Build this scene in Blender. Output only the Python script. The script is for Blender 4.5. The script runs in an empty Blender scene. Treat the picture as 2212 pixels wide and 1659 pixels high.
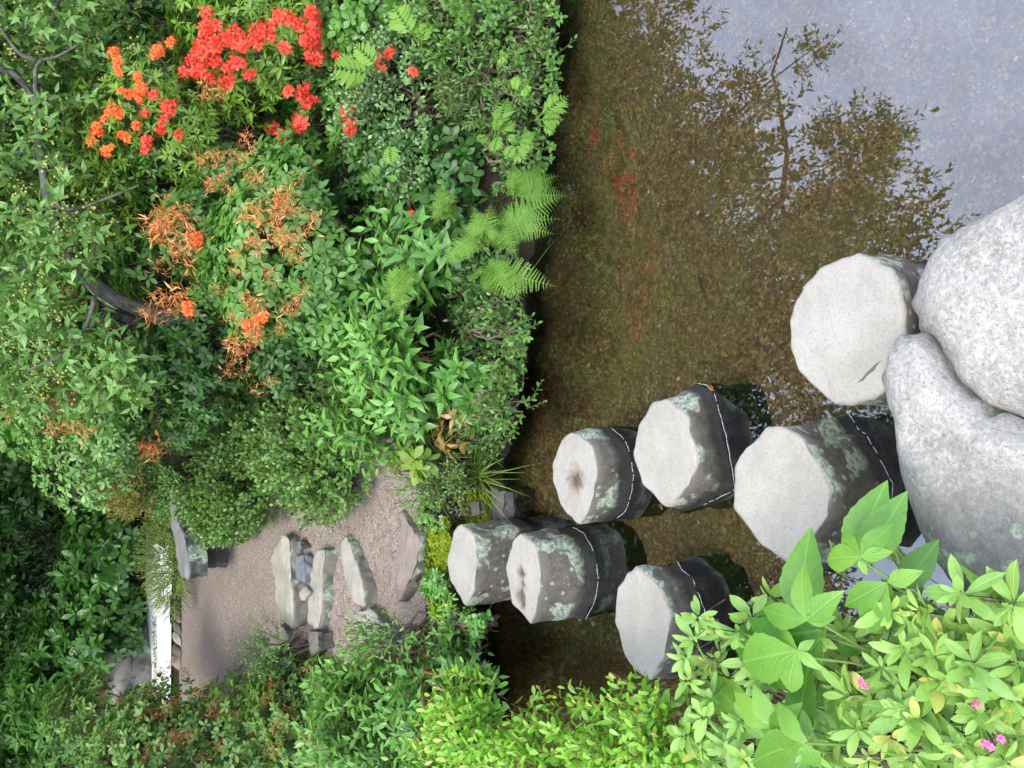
import bpy, math
import numpy as np
from mathutils import noise as mnoise, Vector

# ------------------------------------------------------------------ camera, world, sun, exposure
scene = bpy.context.scene
PITCH = math.radians(34.0); CAMH = 2.0
cam_d = bpy.data.cameras.new('camera'); cam = bpy.data.objects.new('camera', cam_d)
scene.collection.objects.link(cam); scene.camera = cam
cam_d.sensor_width = 36.0; cam_d.lens = 31.1; cam_d.clip_start = 0.02; cam_d.clip_end = 500
FW = np.array([0, math.cos(PITCH), -math.sin(PITCH)]); UP = np.array([0, math.sin(PITCH), math.cos(PITCH)])
from mathutils import Matrix
# the phone was held upright but the picture is stored on its side: world up points to the left of the frame
R_ = Matrix(((-UP[0], 1, -FW[0]), (-UP[1], 0, -FW[1]), (-UP[2], 0, -FW[2])))
cam.matrix_world = Matrix.Translation((0, 0, CAMH)) @ R_.to_4x4()

SUN_EL = math.radians(62); SUN_AZ = math.radians(200)
world = bpy.data.worlds.new("World"); scene.world = world; world.use_nodes = True
wn = world.node_tree; wn.nodes.clear()
def WN(t, **k):
    n = wn.nodes.new(t)
    for a, b in k.items(): setattr(n, a, b)
    return n
wo = WN('ShaderNodeOutputWorld'); bg = WN('ShaderNodeBackground'); bg.inputs[1].default_value = 0.15
sky = WN('ShaderNodeTexSky', sky_type='NISHITA'); sky.sun_disc = False
sky.sun_elevation = SUN_EL; sky.sun_rotation = SUN_AZ; sky.air_density = 1.0; sky.dust_density = 2.0
tc = WN('ShaderNodeTexCoord'); nz = WN('ShaderNodeTexNoise'); nz.inputs['Scale'].default_value = 2.6
nz.inputs['Detail'].default_value = 6; nz.inputs['Roughness'].default_value = .6
mr = WN('ShaderNodeMapRange'); mr.inputs[1].default_value = .3; mr.inputs[2].default_value = .62
mr.inputs[3].default_value = .3; mr.inputs[4].default_value = 1.0
mx = WN('ShaderNodeMix', data_type='RGBA'); mx.inputs[7].default_value = (10.6, 11.8, 14.6, 1)
wn.links.new(tc.outputs['Generated'], nz.inputs['Vector']); wn.links.new(nz.outputs['Fac'], mr.inputs[0])
wn.links.new(mr.outputs[0], mx.inputs[0]); wn.links.new(sky.outputs[0], mx.inputs[6])
wn.links.new(mx.outputs[2], bg.inputs[0]); wn.links.new(bg.outputs[0], wo.inputs[0])

sun_d = bpy.data.lights.new('sun', 'SUN'); sun_d.energy = 2.0; sun_d.angle = math.radians(25); sun_d.color = (1, .93, .78)
sun = bpy.data.objects.new('sun', sun_d); scene.collection.objects.link(sun)
sd = Vector((math.sin(SUN_AZ) * math.cos(SUN_EL), math.cos(SUN_AZ) * math.cos(SUN_EL), math.sin(SUN_EL)))
sun.rotation_euler = sd.to_track_quat('Z', 'Y').to_euler()
scene.view_settings.view_transform = 'Standard'; scene.view_settings.look = 'None'
scene.view_settings.exposure = 1.0; scene.view_settings.gamma = 1
scene.cycles.max_bounces = 6; scene.cycles.transparent_max_bounces = 12
scene.cycles.diffuse_bounces = 3; scene.cycles.glossy_bounces = 3

# ------------------------------------------------------------------ helpers
F = 1912.0
COL = scene.collection
def ray(x, y): return FW - (x - 1106) / F * UP + (829.5 - y) / F * np.array([1., 0, 0])
def G(x, y, z=0.0):                       # point on the level z seen at picture point x, y
    d = ray(x, y); return np.array([0, 0, CAMH]) + (z - CAMH) / d[2] * d
def PT(x, y, Y):                          # point at forward distance Y
    d = ray(x, y); return np.array([0, 0, CAMH]) + Y / d[1] * d
def depth(p): return float(np.dot(np.asarray(p) - np.array([0, 0, CAMH]), FW))
def nrm(a): return a / np.maximum(np.linalg.norm(a, axis=-1, keepdims=True), 1e-9)

def tag(o, label=None, cat=None, group=None, kind=None):
    if label: o['label'] = label
    if cat: o['category'] = cat
    if group: o['group'] = group
    if kind: o['kind'] = kind
    return o
def empty(name, loc, label=None, cat=None, group=None):
    o = bpy.data.objects.new(name, None); COL.objects.link(o); o.location = [float(v) for v in loc]
    o.empty_display_size = .1
    return tag(o, label, cat, group)

LEAFLOC = False
class Geo:
    def __init__(s): s.V = []; s.T = []; s.Q = []; s.tint = []; s.n = 0; s.L = []
    def raw(s, V, tris=None, quads=None, tint=0.5, loc=None):
        V = np.asarray(V, float).reshape(-1, 3); k = len(V)
        s.V.append(V)
        if tris is not None and len(tris): s.T.append(np.asarray(tris) + s.n)
        if quads is not None and len(quads): s.Q.append(np.asarray(quads) + s.n)
        s.tint.append(np.broadcast_to(np.asarray(tint, float), (k,)))
        s.L.append(np.zeros((k, 2)) if loc is None else loc); s.n += k
    def inst(s, tpl, P, M, tint):          # tpl = (V, T, Q); P (k,3); M (k,3,3) columns = axes incl. scale
        V, T, Q = tpl; k = len(P); n = len(V)
        if k == 0: return
        W = np.einsum('kij,nj->kni', M, V) + P[:, None, :]
        off = (np.arange(k) * n)[:, None, None]
        s.raw(W.reshape(-1, 3), (T[None] + off).reshape(-1, 3) if len(T) else None,
              (Q[None] + off).reshape(-1, 4) if len(Q) else None, np.repeat(tint, n), np.tile(V[:, :2], (k, 1)))
    def tube(s, pts, rad, sides=5, tint=.5):
        pts = np.asarray(pts, float); m = len(pts); rad = np.broadcast_to(rad, (m,))
        t = nrm(np.gradient(pts, axis=0)); ref = np.array([.13, .31, .94]) if abs(t[:, 2]).mean() < .8 else np.array([1., .2, .1])
        a = nrm(np.cross(t, ref)); b = np.cross(t, a)
        th = np.arange(sides) / sides * 2 * math.pi
        V = pts[:, None] + rad[:, None, None] * (a[:, None] * np.cos(th)[None, :, None] + b[:, None] * np.sin(th)[None, :, None])
        i, j = np.meshgrid(np.arange(m - 1), np.arange(sides), indexing='ij'); j2 = (j + 1) % sides
        Q = np.stack([i * sides + j, i * sides + j2, (i + 1) * sides + j2, (i + 1) * sides + j], -1).reshape(-1, 4)
        T = [(0, k + 1, k) for k in range(1, sides - 1)] + [((m - 1) * sides, (m - 1) * sides + k, (m - 1) * sides + k + 1) for k in range(1, sides - 1)]
        s.raw(V.reshape(-1, 3), T, Q, tint)
    def mesh(s, name, origin=(0, 0, 0), smooth=True):
        me = bpy.data.meshes.new(name)
        if s.n == 0: return me
        V = np.concatenate(s.V) - np.asarray(origin, float)
        T = np.concatenate(s.T) if s.T else np.zeros((0, 3), int); Q = np.concatenate(s.Q) if s.Q else np.zeros((0, 4), int)
        me.vertices.add(len(V)); me.vertices.foreach_set('co', V.astype(np.float32).ravel())
        nl = T.size + Q.size; me.loops.add(nl); me.loops.foreach_set('vertex_index', np.concatenate([T.ravel(), Q.ravel()]).astype(np.int32))
        npoly = len(T) + len(Q); me.polygons.add(npoly)
        tot = np.concatenate([np.full(len(T), 3), np.full(len(Q), 4)]); st = np.concatenate([[0], np.cumsum(tot)[:-1]])
        me.polygons.foreach_set('loop_start', st.astype(np.int32)); me.polygons.foreach_set('loop_total', tot.astype(np.int32))
        me.polygons.foreach_set('use_smooth', np.full(npoly, smooth))
        me.update(calc_edges=True)
        at = me.attributes.new('tint', 'FLOAT', 'POINT'); at.data.foreach_set('value', np.concatenate(s.tint).astype(np.float32))
        if LEAFLOC:
            Lc = np.concatenate(s.L); L3 = np.zeros((len(Lc), 3), np.float32); L3[:, :2] = Lc; at = me.attributes.new('leafpos', 'FLOAT_VECTOR', 'POINT'); at.data.foreach_set('vector', L3.ravel())
        me.validate()
        return me
    def build(s, name, mat, parent=None, origin=(0, 0, 0), smooth=True, att=None):
        me = s.mesh(name, origin, smooth)
        if att is not None:
            for k, v in att.items():
                a = me.attributes.new(k, 'FLOAT', 'POINT'); a.data.foreach_set('value', np.asarray(v, np.float32))
        o = bpy.data.objects.new(name, me); COL.objects.link(o); me.materials.append(mat)
        if parent is not None: o.parent = parent
        else: o.location = [float(v) for v in origin]
        return o

# ------------------------------------------------------------------ materials
def newmat(name):
    m = bpy.data.materials.new(name); m.use_nodes = True; nt = m.node_tree; nt.nodes.clear()
    out = nt.nodes.new('ShaderNodeOutputMaterial')
    return m, nt, out
def N(nt, t, ins=None, **k):
    n = nt.nodes.new(t)
    for a, b in k.items(): setattr(n, a, b)
    if ins:
        for a, b in ins.items():
            if hasattr(b, 'is_linked') or isinstance(b, bpy.types.NodeSocket): nt.links.new(b, n.inputs[a])
            else: n.inputs[a].default_value = b
    return n
def c4(c): return (c[0], c[1], c[2], 1)
def mixc(nt, f, a, b, mode='MIX'):
    n = nt.nodes.new('ShaderNodeMix'); n.data_type = 'RGBA'; n.blend_type = mode
    for i, v in ((0, f), (6, a), (7, b)):
        if isinstance(v, bpy.types.NodeSocket): nt.links.new(v, n.inputs[i])
        else: n.inputs[i].default_value = v if i == 0 else c4(v)
    return n.outputs[2]
def ramp(nt, f, stops, interp='LINEAR'):
    n = nt.nodes.new('ShaderNodeValToRGB'); n.color_ramp.interpolation = interp
    nt.links.new(f, n.inputs[0]); e = n.color_ramp.elements
    while len(e) < len(stops): e.new(.5)
    for i, (p, c) in enumerate(stops): e[i].position = p; e[i].color = c4(c) if hasattr(c, '__len__') else (c, c, c, 1)
    return n.outputs[0]
def noisef(nt, scale, detail=4, rough=.55, vec=None, dist=0):
    n = N(nt, 'ShaderNodeTexNoise', {'Scale': scale, 'Detail': detail, 'Roughness': rough, 'Distortion': dist})
    if vec is not None: nt.links.new(vec, n.inputs['Vector'])
    return n.outputs['Fac']
def math_(nt, op, a, b=0.0, clamp=False):
    n = nt.nodes.new('ShaderNodeMath'); n.operation = op; n.use_clamp = clamp
    for i, v in ((0, a), (1, b)):
        if isinstance(v, bpy.types.NodeSocket): nt.links.new(v, n.inputs[i])
        else: n.inputs[i].default_value = v
    return n.outputs[0]

def leafmat(name, dark, light, odd=None, trans=.3, rough=.42, spec=.5, gain=(1.2, 1.0, .68), veins=False):
    m, nt, out = newmat(name)
    at = N(nt, 'ShaderNodeAttribute', attribute_name='tint').outputs['Fac']
    pos = N(nt, 'ShaderNodeTexCoord').outputs['Object']
    n = noisef(nt, 60, 3, .6, pos)
    f = math_(nt, 'ADD', at, math_(nt, 'MULTIPLY', math_(nt, 'SUBTRACT', n, .5), .5), True)
    up_ = lambda c: (min(.95, c[0] * gain[0]), min(.95, c[1] * gain[1]), min(.95, c[2] * gain[2]))
    st = [(0, up_(dark)), (.9, up_(light)), (1, odd or up_(light))]
    c = ramp(nt, f, st)
    nrm_ = None
    if veins:
        lp = N(nt, 'ShaderNodeSeparateXYZ', {0: N(nt, 'ShaderNodeAttribute', attribute_name='leafpos').outputs['Vector']})
        ax = math_(nt, 'ABSOLUTE', lp.outputs[0]); mid = ramp(nt, ax, [(.0, 1.), (.022, 0.)])
        sv = math_(nt, 'FRACT', math_(nt, 'SUBTRACT', math_(nt, 'MULTIPLY', lp.outputs[1], 9.0), math_(nt, 'MULTIPLY', ax, 11.0)))
        side_ = ramp(nt, sv, [(0, 1.), (.14, 0.), (.9, 0.), (1, 1.)]); vv = math_(nt, 'MAXIMUM', mid, math_(nt, 'MULTIPLY', side_, .45))
        c = mixc(nt, math_(nt, 'MULTIPLY', vv, .35), c, (light[0] * 1.5, light[1] * 1.3, light[2] * 1.5))
        blot = noisef(nt, 35, 4, .7, pos); c = mixc(nt, ramp(nt, blot, [(.68, 0.), (.76, .8)]), c, (.30, .22, .06))
        nrm_ = N(nt, 'ShaderNodeBump', {'Strength': .5, 'Distance': .002, 'Height': math_(nt, 'SUBTRACT', 1.0, vv)}).outputs[0]
    p = N(nt, 'ShaderNodeBsdfPrincipled', {'Base Color': c, 'Roughness': rough, 'Specular IOR Level': spec})
    if nrm_ is not None: nt.links.new(nrm_, p.inputs['Normal'])
    t = N(nt, 'ShaderNodeBsdfTranslucent', {'Color': mixc(nt, 1.0, c, (1.25, 1.35, .6), 'MULTIPLY')})
    mx = N(nt, 'ShaderNodeMixShader', {0: trans}); nt.links.new(p.outputs[0], mx.inputs[1]); nt.links.new(t.outputs[0], mx.inputs[2])
    nt.links.new(mx.outputs[0], out.inputs[0]); return m
def simplemat(name, c1, c2, scale=30, rough=.8, bump=.3, spec=.3, detail=6):
    m, nt, out = newmat(name); pos = N(nt, 'ShaderNodeTexCoord').outputs['Object']
    f = noisef(nt, scale, detail, .65, pos)
    c = ramp(nt, f, [(.3, c1), (.7, c2)])
    b = N(nt, 'ShaderNodeBump', {'Strength': bump, 'Distance': .01, 'Height': f})
    p = N(nt, 'ShaderNodeBsdfPrincipled', {'Base Color': c, 'Roughness': rough, 'Specular IOR Level': spec, 'Normal': b.outputs[0]})
    nt.links.new(p.outputs[0], out.inputs[0]); return m

def granite(name, top1, top2, side1, side2, lichen=.5, wet=.03, speck=1.0, pale=(.30, .36, .27), mottled=0.0):
    m, nt, out = newmat(name)
    g = N(nt, 'ShaderNodeNewGeometry'); pos = g.outputs['Position']
    side = N(nt, 'ShaderNodeAttribute', attribute_name='side').outputs['Fac']
    stain = N(nt, 'ShaderNodeAttribute', attribute_name='stain').outputs['Fac']
    big = noisef(nt, 7, 4, .6, pos); fine = noisef(nt, 170, 3, .7, pos); mid = noisef(nt, 38, 5, .7, pos)
    vor = N(nt, 'ShaderNodeTexVoronoi', {'Scale': 380.0, 'Vector': pos}); 
    grain = N(nt, 'ShaderNodeSeparateColor', {0: vor.outputs['Color']}).outputs[0]
    top = ramp(nt, big, [(.3, top1), (.7, top2)])
    top = mixc(nt, math_(nt, 'MULTIPLY', ramp(nt, grain, [(.78, 0.), (.95, 1.)]), .28 * speck), top, (.07, .066, .064))
    top = mixc(nt, math_(nt, 'MULTIPLY', ramp(nt, fine, [(.55, 0.), (.7, 1.)]), .35 * speck), top, (.115, .107, .098))
    if mottled:
        mo = noisef(nt, 85, 5, .8, pos, .2)
        top = mixc(nt, math_(nt, 'MULTIPLY', ramp(nt, mo, [(.46, 0.), (.60, 1.)]), mottled), top, (.42, .405, .375))
        mo2 = noisef(nt, 120, 4, .8, pos)
        top = mixc(nt, math_(nt, 'MULTIPLY', ramp(nt, mo2, [(.52, 0.), (.66, 1.)]), mottled * 1.3), top, (.085, .083, .084))
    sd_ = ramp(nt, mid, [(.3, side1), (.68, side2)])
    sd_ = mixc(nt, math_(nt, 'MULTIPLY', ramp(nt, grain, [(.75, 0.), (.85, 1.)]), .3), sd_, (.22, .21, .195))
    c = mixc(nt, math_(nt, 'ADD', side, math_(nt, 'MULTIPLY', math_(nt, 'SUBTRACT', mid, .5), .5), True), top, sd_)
    # lichens in patches on the sides
    l1 = noisef(nt, 9, 3, .5, pos, .3); l2 = noisef(nt, 75, 6, .8, pos)
    lf = math_(nt, 'MULTIPLY', ramp(nt, l1, [(.60 - .14 * lichen, 0.), (.64 - .14 * lichen, 1.)]), ramp(nt, l2, [(.40, 0.), (.52, 1.)]))
    lv = N(nt, 'ShaderNodeTexVoronoi', {'Scale': 24.0, 'Vector': pos, 'Randomness': 1.0})
    spots = ramp(nt, math_(nt, 'ADD', lv.outputs['Distance'], math_(nt, 'MULTIPLY', l2, .35)), [(.34, 1.), (.38, 0.)])
    lf = math_(nt, 'MAXIMUM', lf, math_(nt, 'MULTIPLY', spots, lichen))
    lf = math_(nt, 'MULTIPLY', lf, ramp(nt, side, [(.35, 0.), (.6, 1.)]))
    c = mixc(nt, math_(nt, 'MULTIPLY', lf, .9), c, mixc(nt, l2, (pale[0] * .6, pale[1] * .72, pale[2] * .62), (pale[0] * 1.25, pale[1] * 1.25, pale[2] * 1.2)))
    # water-soaked dark band at the foot
    z = N(nt, 'ShaderNodeSeparateXYZ', {0: pos}).outputs[2]
    zz = math_(nt, 'ADD', z, math_(nt, 'MULTIPLY', math_(nt, 'SUBTRACT', mid, .5), .05))
    wf = N(nt, 'ShaderNodeMapRange', {0: zz, 1: wet + .035, 2: wet, 3: 0.0, 4: 1.0}).outputs[0]
    c = mixc(nt, wf, c, mixc(nt, mid, (.012, .013, .012), (.035, .032, .026)))
    under = N(nt, 'ShaderNodeMapRange', {0: z, 1: .004, 2: -.006, 3: 0.0, 4: 1.0}).outputs[0]
    if wet > 0: c = mixc(nt, under, c, mixc(nt, mid, (.003, .004, .003), (.010, .010, .007)))
    c = mixc(nt, stain, c, (.085, .055, .032))
    ro = N(nt, 'ShaderNodeMapRange', {0: wf, 1: 0.0, 2: 1.0, 3: .9, 4: .35}).outputs[0]
    hh = math_(nt, 'ADD', math_(nt, 'MULTIPLY', mid, 1.2), math_(nt, 'MULTIPLY', fine, .6))
    hh = math_(nt, 'ADD', hh, math_(nt, 'MULTIPLY', lf, .6))
    b = N(nt, 'ShaderNodeBump', {'Strength': .55, 'Distance': .006, 'Height': hh})
    p = N(nt, 'ShaderNodeBsdfPrincipled', {'Base Color': c, 'Roughness': ro, 'Specular IOR Level': .3, 'Normal': b.outputs[0]})
    nt.links.new(p.outputs[0], out.inputs[0]); return m

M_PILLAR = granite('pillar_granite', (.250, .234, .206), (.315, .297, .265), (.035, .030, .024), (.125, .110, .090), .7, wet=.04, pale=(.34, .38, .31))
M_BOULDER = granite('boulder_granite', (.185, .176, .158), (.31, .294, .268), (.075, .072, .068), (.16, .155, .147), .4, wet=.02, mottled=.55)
M_SLAB = granite('slab_stone', (.22, .205, .17), (.34, .32, .265), (.08, .077, .065), (.16, .155, .13), .12, wet=-1, speck=.6)
M_SLABPINK = granite('pink_slab_stone', (.18, .145, .125), (.26, .21, .185), (.04, .04, .036), (.11, .107, .097), .3, wet=-1, speck=.6)
M_DARKROCK = granite('dark_rock', (.08, .075, .068), (.14, .13, .115), (.035, .032, .03), (.07, .065, .06), .2, wet=-1)
M_BLUEROCK = granite('blue_grey_rock', (.09, .11, .12), (.16, .18, .19), (.09, .10, .11), (.14, .15, .16), .0, wet=-1)
M_GREYSLAB = granite('grey_slab', (.14, .147, .14), (.20, .207, .195), (.04, .043, .043), (.08, .083, .08), .1, wet=-1, speck=.5)
M_COBBLE = granite('brown_cobble', (.10, .08, .065), (.17, .13, .10), (.06, .05, .045), (.10, .08, .07), .0, wet=-1)
M_BARK = simplemat('bark', (.022, .019, .015), (.15, .15, .125), 28, .9, 1.0, detail=8)
M_TWIG = simplemat('twig', (.07, .05, .035), (.17, .13, .09), 60, .8, .3)
M_REDTWIG = simplemat('reddish_stem', (.13, .06, .03), (.22, .13, .06), 60, .6, .2)
M_GREENSTEM = simplemat('green_stem', (.07, .14, .03), (.13, .22, .05), 60, .6, .2)
M_PALE = simplemat('pale_line', (.45, .45, .46), (.75, .75, .75), 300, .7, .1)
M_NEEDLE = simplemat('dead_needles', (.16, .07, .025), (.36, .18, .08), 90, .8, .2)

# ------------------------------------------------------------------ terrain
def vnoise(x, y, s, seed=0):
    r = np.zeros_like(x, dtype=float)
    rs = np.random.RandomState(seed)
    for k in range(7):
        a = rs.uniform(0, 6.28); f = s * rs.uniform(.6, 1.9); ph = rs.uniform(0, 6.28, 2)
        r += np.sin((x * math.cos(a) + y * math.sin(a)) * f + ph[0]) * np.cos((y * math.cos(a) - x * math.sin(a)) * f * .8 + ph[1])
    return r / 4
shore_px = [(1218, -250), (1208, 0), (1180, 200), (1165, 400), (1142, 600), (1140, 780), (1120, 880), (1095, 1000), (1090, 1090), (1060, 1180),
            (1020, 1310), (1045, 1400), (1040, 1480), (1060, 1580), (1120, 1760)]
POND = np.array([G(x, y)[:2] for x, y in shore_px] + [[-1.7, 2.5], [-1.2, 1.85], [-.85, 1.4], [-.55, .95], [-.3, .6], [.6, .35], [1.2, .1], [1.6, -2.5], [9, -2.5], [9, 3.2], [5, 3.1]])
def sdist(x, y, poly):
    P = poly; Qn = np.roll(poly, -1, 0); d = np.full(x.shape, 1e9); ins = np.zeros(x.shape, bool)
    for (ax, ay), (bx, by) in zip(P, Qn):
        ex, ey = bx - ax, by - ay; t = np.clip(((x - ax) * ex + (y - ay) * ey) / (ex * ex + ey * ey), 0, 1)
        d = np.minimum(d, np.hypot(x - ax - t * ex, y - ay - t * ey))
        c = ((ay > y) != (by > y)) & (x < (bx - ax) * (y - ay) / (by - ay + 1e-12) + ax); ins ^= c
    return np.where(ins, -d, d)
def hgt(x, y):
    x = np.asarray(x, float); y = np.asarray(y, float)
    d = sdist(x, y, POND) + .035 * vnoise(x, y, 9, 21) + .015 * vnoise(x, y, 24, 22)
    inside = -.24 * np.clip(-d / .22, 0, 1) ** .7 + .02 * vnoise(x, y, 3, 5) * np.clip(-d * 4, 0, 1)
    up = .12 * np.clip(d / .16, 0, 1) ** .7 + np.clip(d - .1, 0, 2.0) * .17
    right = np.clip(x - .1, 0, 1.2) / 1.2
    up += right * np.clip(d - .3, 0, 3.5) * .06
    up += np.clip(d - 6, 0, 30) * .05
    h = np.where(d < 0, inside, up + .015 * vnoise(x, y, 4, 2) * np.clip(d, 0, 1))
    return h
def H1(x, y): return float(hgt(np.array([x]), np.array([y]))[0])
def hitground(x, y, lift=0.0):            # where the line of sight meets the ground
    d = ray(x, y); o = np.array([0, 0, CAMH]); t = np.linspace(.5, 30, 3000)
    p = o + t[:, None] * d; h = hgt(p[:, 0], p[:, 1]) + lift
    k = np.argmax(p[:, 2] < h); return p[k] if p[k, 2] < h[k] else p[-1]

xs = np.concatenate([np.linspace(-40, -6, 30), np.arange(-5.9, 6, .06), np.linspace(6.1, 40, 30)])
ys = np.concatenate([np.linspace(-30, -1.6, 20), np.arange(-1.5, 9, .06), np.linspace(9.2, 60, 60)])
X, Y = np.meshgrid(xs, ys); Z = hgt(X, Y)
def grid(nx, ny):
    i, j = np.meshgrid(np.arange(ny - 1), np.arange(nx - 1), indexing='ij')
    return np.stack([i * nx + j, i * nx + j + 1, (i + 1) * nx + j + 1, (i + 1) * nx + j], -1).reshape(-1, 4)
g = Geo(); g.raw(np.stack([X, Y, Z], -1).reshape(-1, 3), None, grid(len(xs), len(ys)))
def soilmat():
    m, nt, out = newmat('soil_and_bed'); ge = N(nt, 'ShaderNodeNewGeometry'); pos = ge.outputs['Position']
    z = N(nt, 'ShaderNodeSeparateXYZ', {0: pos}).outputs[2]
    a = noisef(nt, 22, 8, .75, pos); b_ = noisef(nt, 140, 4, .7, pos); d_ = noisef(nt, 3.0, 5, .7, pos)
    soil = ramp(nt, a, [(.3, (.014, .010, .006)), (.55, (.035, .025, .015)), (.75, (.07, .048, .029))])
    v = N(nt, 'ShaderNodeTexVoronoi', {'Scale': 75.0, 'Vector': pos}); rc = N(nt, 'ShaderNodeSeparateColor', {0: v.outputs['Color']})
    v2 = N(nt, 'ShaderNodeTexVoronoi', {'Scale': 160.0, 'Vector': pos}); rc2 = N(nt, 'ShaderNodeSeparateColor', {0: v2.outputs['Color']})
    bed = ramp(nt, rc.outputs[0], [(.0, (.095, .072, .047)), (.35, (.17, .130, .082)), (.7, (.26, .195, .12)), (.88, (.50, .39, .22)), (.97, (.30, .11, .04)), (1, (.6, .5, .3))])
    bed2 = ramp(nt, rc2.outputs[1], [(.0, (.08, .062, .042)), (.5, (.17, .130, .082)), (.88, (.40, .30, .17)), (1, (.55, .45, .26))])
    bed = mixc(nt, ramp(nt, noisef(nt, 11, 6, .7, pos), [(.42, 0.), (.6, 1.)]), bed, bed2)
    bed = mixc(nt, ramp(nt, a, [(.35, .75), (.6, 0.)]), bed, (.095, .070, .042))
    bed = mixc(nt, ramp(nt, d_, [(.45, 0.), (.7, .45)]), bed, (.16, .14, .07))
    under = N(nt, 'ShaderNodeMapRange', {0: z, 1: -.10, 2: .01, 3: 0.0, 4: 1.0}).outputs[0]
    wetc = mixc(nt, a, (.010, .009, .006), (.03, .025, .015))
    bed = mixc(nt, math_(nt, 'MULTIPLY', under, 2.2, True), bed, wetc)
    dry = N(nt, 'ShaderNodeMapRange', {0: z, 1: .06, 2: .12, 3: 0.0, 4: 1.0}).outputs[0]
    c = mixc(nt, dry, bed, soil)
    hh = math_(nt, 'SUBTRACT', math_(nt, 'ADD', a, math_(nt, 'MULTIPLY', b_, .4)), math_(nt, 'MULTIPLY', v.outputs['Distance'], .9))
    bp = N(nt, 'ShaderNodeBump', {'Strength': .9, 'Distance': .012, 'Height': hh})
    p = N(nt, 'ShaderNodeBsdfPrincipled', {'Base Color': c, 'Roughness': .85, 'Specular IOR Level': .2, 'Normal': bp.outputs[0]})
    nt.links.new(p.outputs[0], out.inputs[0]); return m
tag(g.build('ground', soilmat()), kind='structure')

# water
m, nt, out = newmat('pond_water'); pos = N(nt, 'ShaderNodeNewGeometry').outputs['Position']
bp = N(nt, 'ShaderNodeBump', {'Strength': .012, 'Distance': .01, 'Height': noisef(nt, 5, 2, .5, pos)})
fr = N(nt, 'ShaderNodeFresnel', {'IOR': 2.15, 'Normal': bp.outputs[0]})
tr = N(nt, 'ShaderNodeBsdfTransparent', {'Color': (.95, .90, .78, 1)}); gl = N(nt, 'ShaderNodeBsdfGlossy', {'Color': (.84, .90, 1, 1), 'Roughness': 0.0, 'Normal': bp.outputs[0]})
mxs = N(nt, 'ShaderNodeMixShader', {0: fr.outputs[0]}); nt.links.new(tr.outputs[0], mxs.inputs[1]); nt.links.new(gl.outputs[0], mxs.inputs[2]); nt.links.new(mxs.outputs[0], out.inputs[0])
g = Geo(); g.raw([(-3, -2.6, 0), (9.2, -2.6, 0), (9.2, 4.6, 0), (-3, 4.6, 0)], None, [(0, 1, 2, 3)])
tag(g.build('water', m), kind='structure')

# path and white gravel, sheets lying on the ground
def sheet(name, poly, mat, lift, step=.022):
    poly = np.array(poly); a = poly.min(0) - .1; b = poly.max(0) + .1
    gx = np.arange(a[0], b[0], step); gy = np.arange(a[1], b[1], step); XX, YY = np.meshgrid(gx, gy)
    wob = .05 * vnoise(XX, YY, 7, 9)
    ZZ = hgt(XX, YY) + lift
    q = grid(len(gx), len(gy)); cx = XX.ravel()[q].mean(1); cy = YY.ravel()[q].mean(1)
    keep = (sdist(cx, cy, poly) + .05 * vnoise(cx, cy, 7, 9)) < 0
    g = Geo(); g.raw(np.stack([XX, YY, ZZ], -1).reshape(-1, 3), None, q[keep]); return tag(g.build(name, mat), kind='structure')
def gravelmat(name, cs, scale=130, patch=None):
    m, nt, out = newmat(name); pos = N(nt, 'ShaderNodeNewGeometry').outputs['Position']
    v = N(nt, 'ShaderNodeTexVoronoi', {'Scale': float(scale), 'Vector': pos}); r = N(nt, 'ShaderNodeSeparateColor', {0: v.outputs['Color']}).outputs[0]
    c = ramp(nt, r, cs); big = noisef(nt, 2.5, 5, .6, pos)
    if patch: c = mixc(nt, ramp(nt, big, [(.48, 0.), (.68, .6)]), c, patch)
    bp = N(nt, 'ShaderNodeBump', {'Strength': .7, 'Distance': .006, 'Height': math_(nt, 'SUBTRACT', math_(nt, 'MULTIPLY', big, 3), v.outputs['Distance'])})
    p = N(nt, 'ShaderNodeBsdfPrincipled', {'Base Color': c, 'Roughness': .9, 'Specular IOR Level': .2, 'Normal': bp.outputs[0]}); nt.links.new(p.outputs[0], out.inputs[0]); return m
M_PATH = gravelmat('pink_grey_gravel', [(0, (.165, .130, .108)), (.5, (.215, .175, .150)), (.9, (.265, .222, .195)), (1, (.42, .38, .35))], 210, (.17, .135, .112))
def gp(x, y): return hitground(x, y)[:2]
sheet('path', [gp(925, 1190), gp(930, 1330), gp(900, 1420), gp(760, 1560), gp(560, 1700), gp(396, 1800), gp(396, 1200), gp(440, 1080), gp(500, 1010), gp(640, 950), gp(800, 900), gp(870, 930), gp(890, 1010), gp(930, 1110)], M_PATH, .012)
M_WHITE = gravelmat('white_sand', [(0, (.72, .72, .73)), (1, (.85, .85, .86))], 160)
sheet('white_sand', [gp(378, 1170), gp(378, 1900), gp(322, 1950), gp(322, 1170)], M_WHITE, .02, .05)

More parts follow.
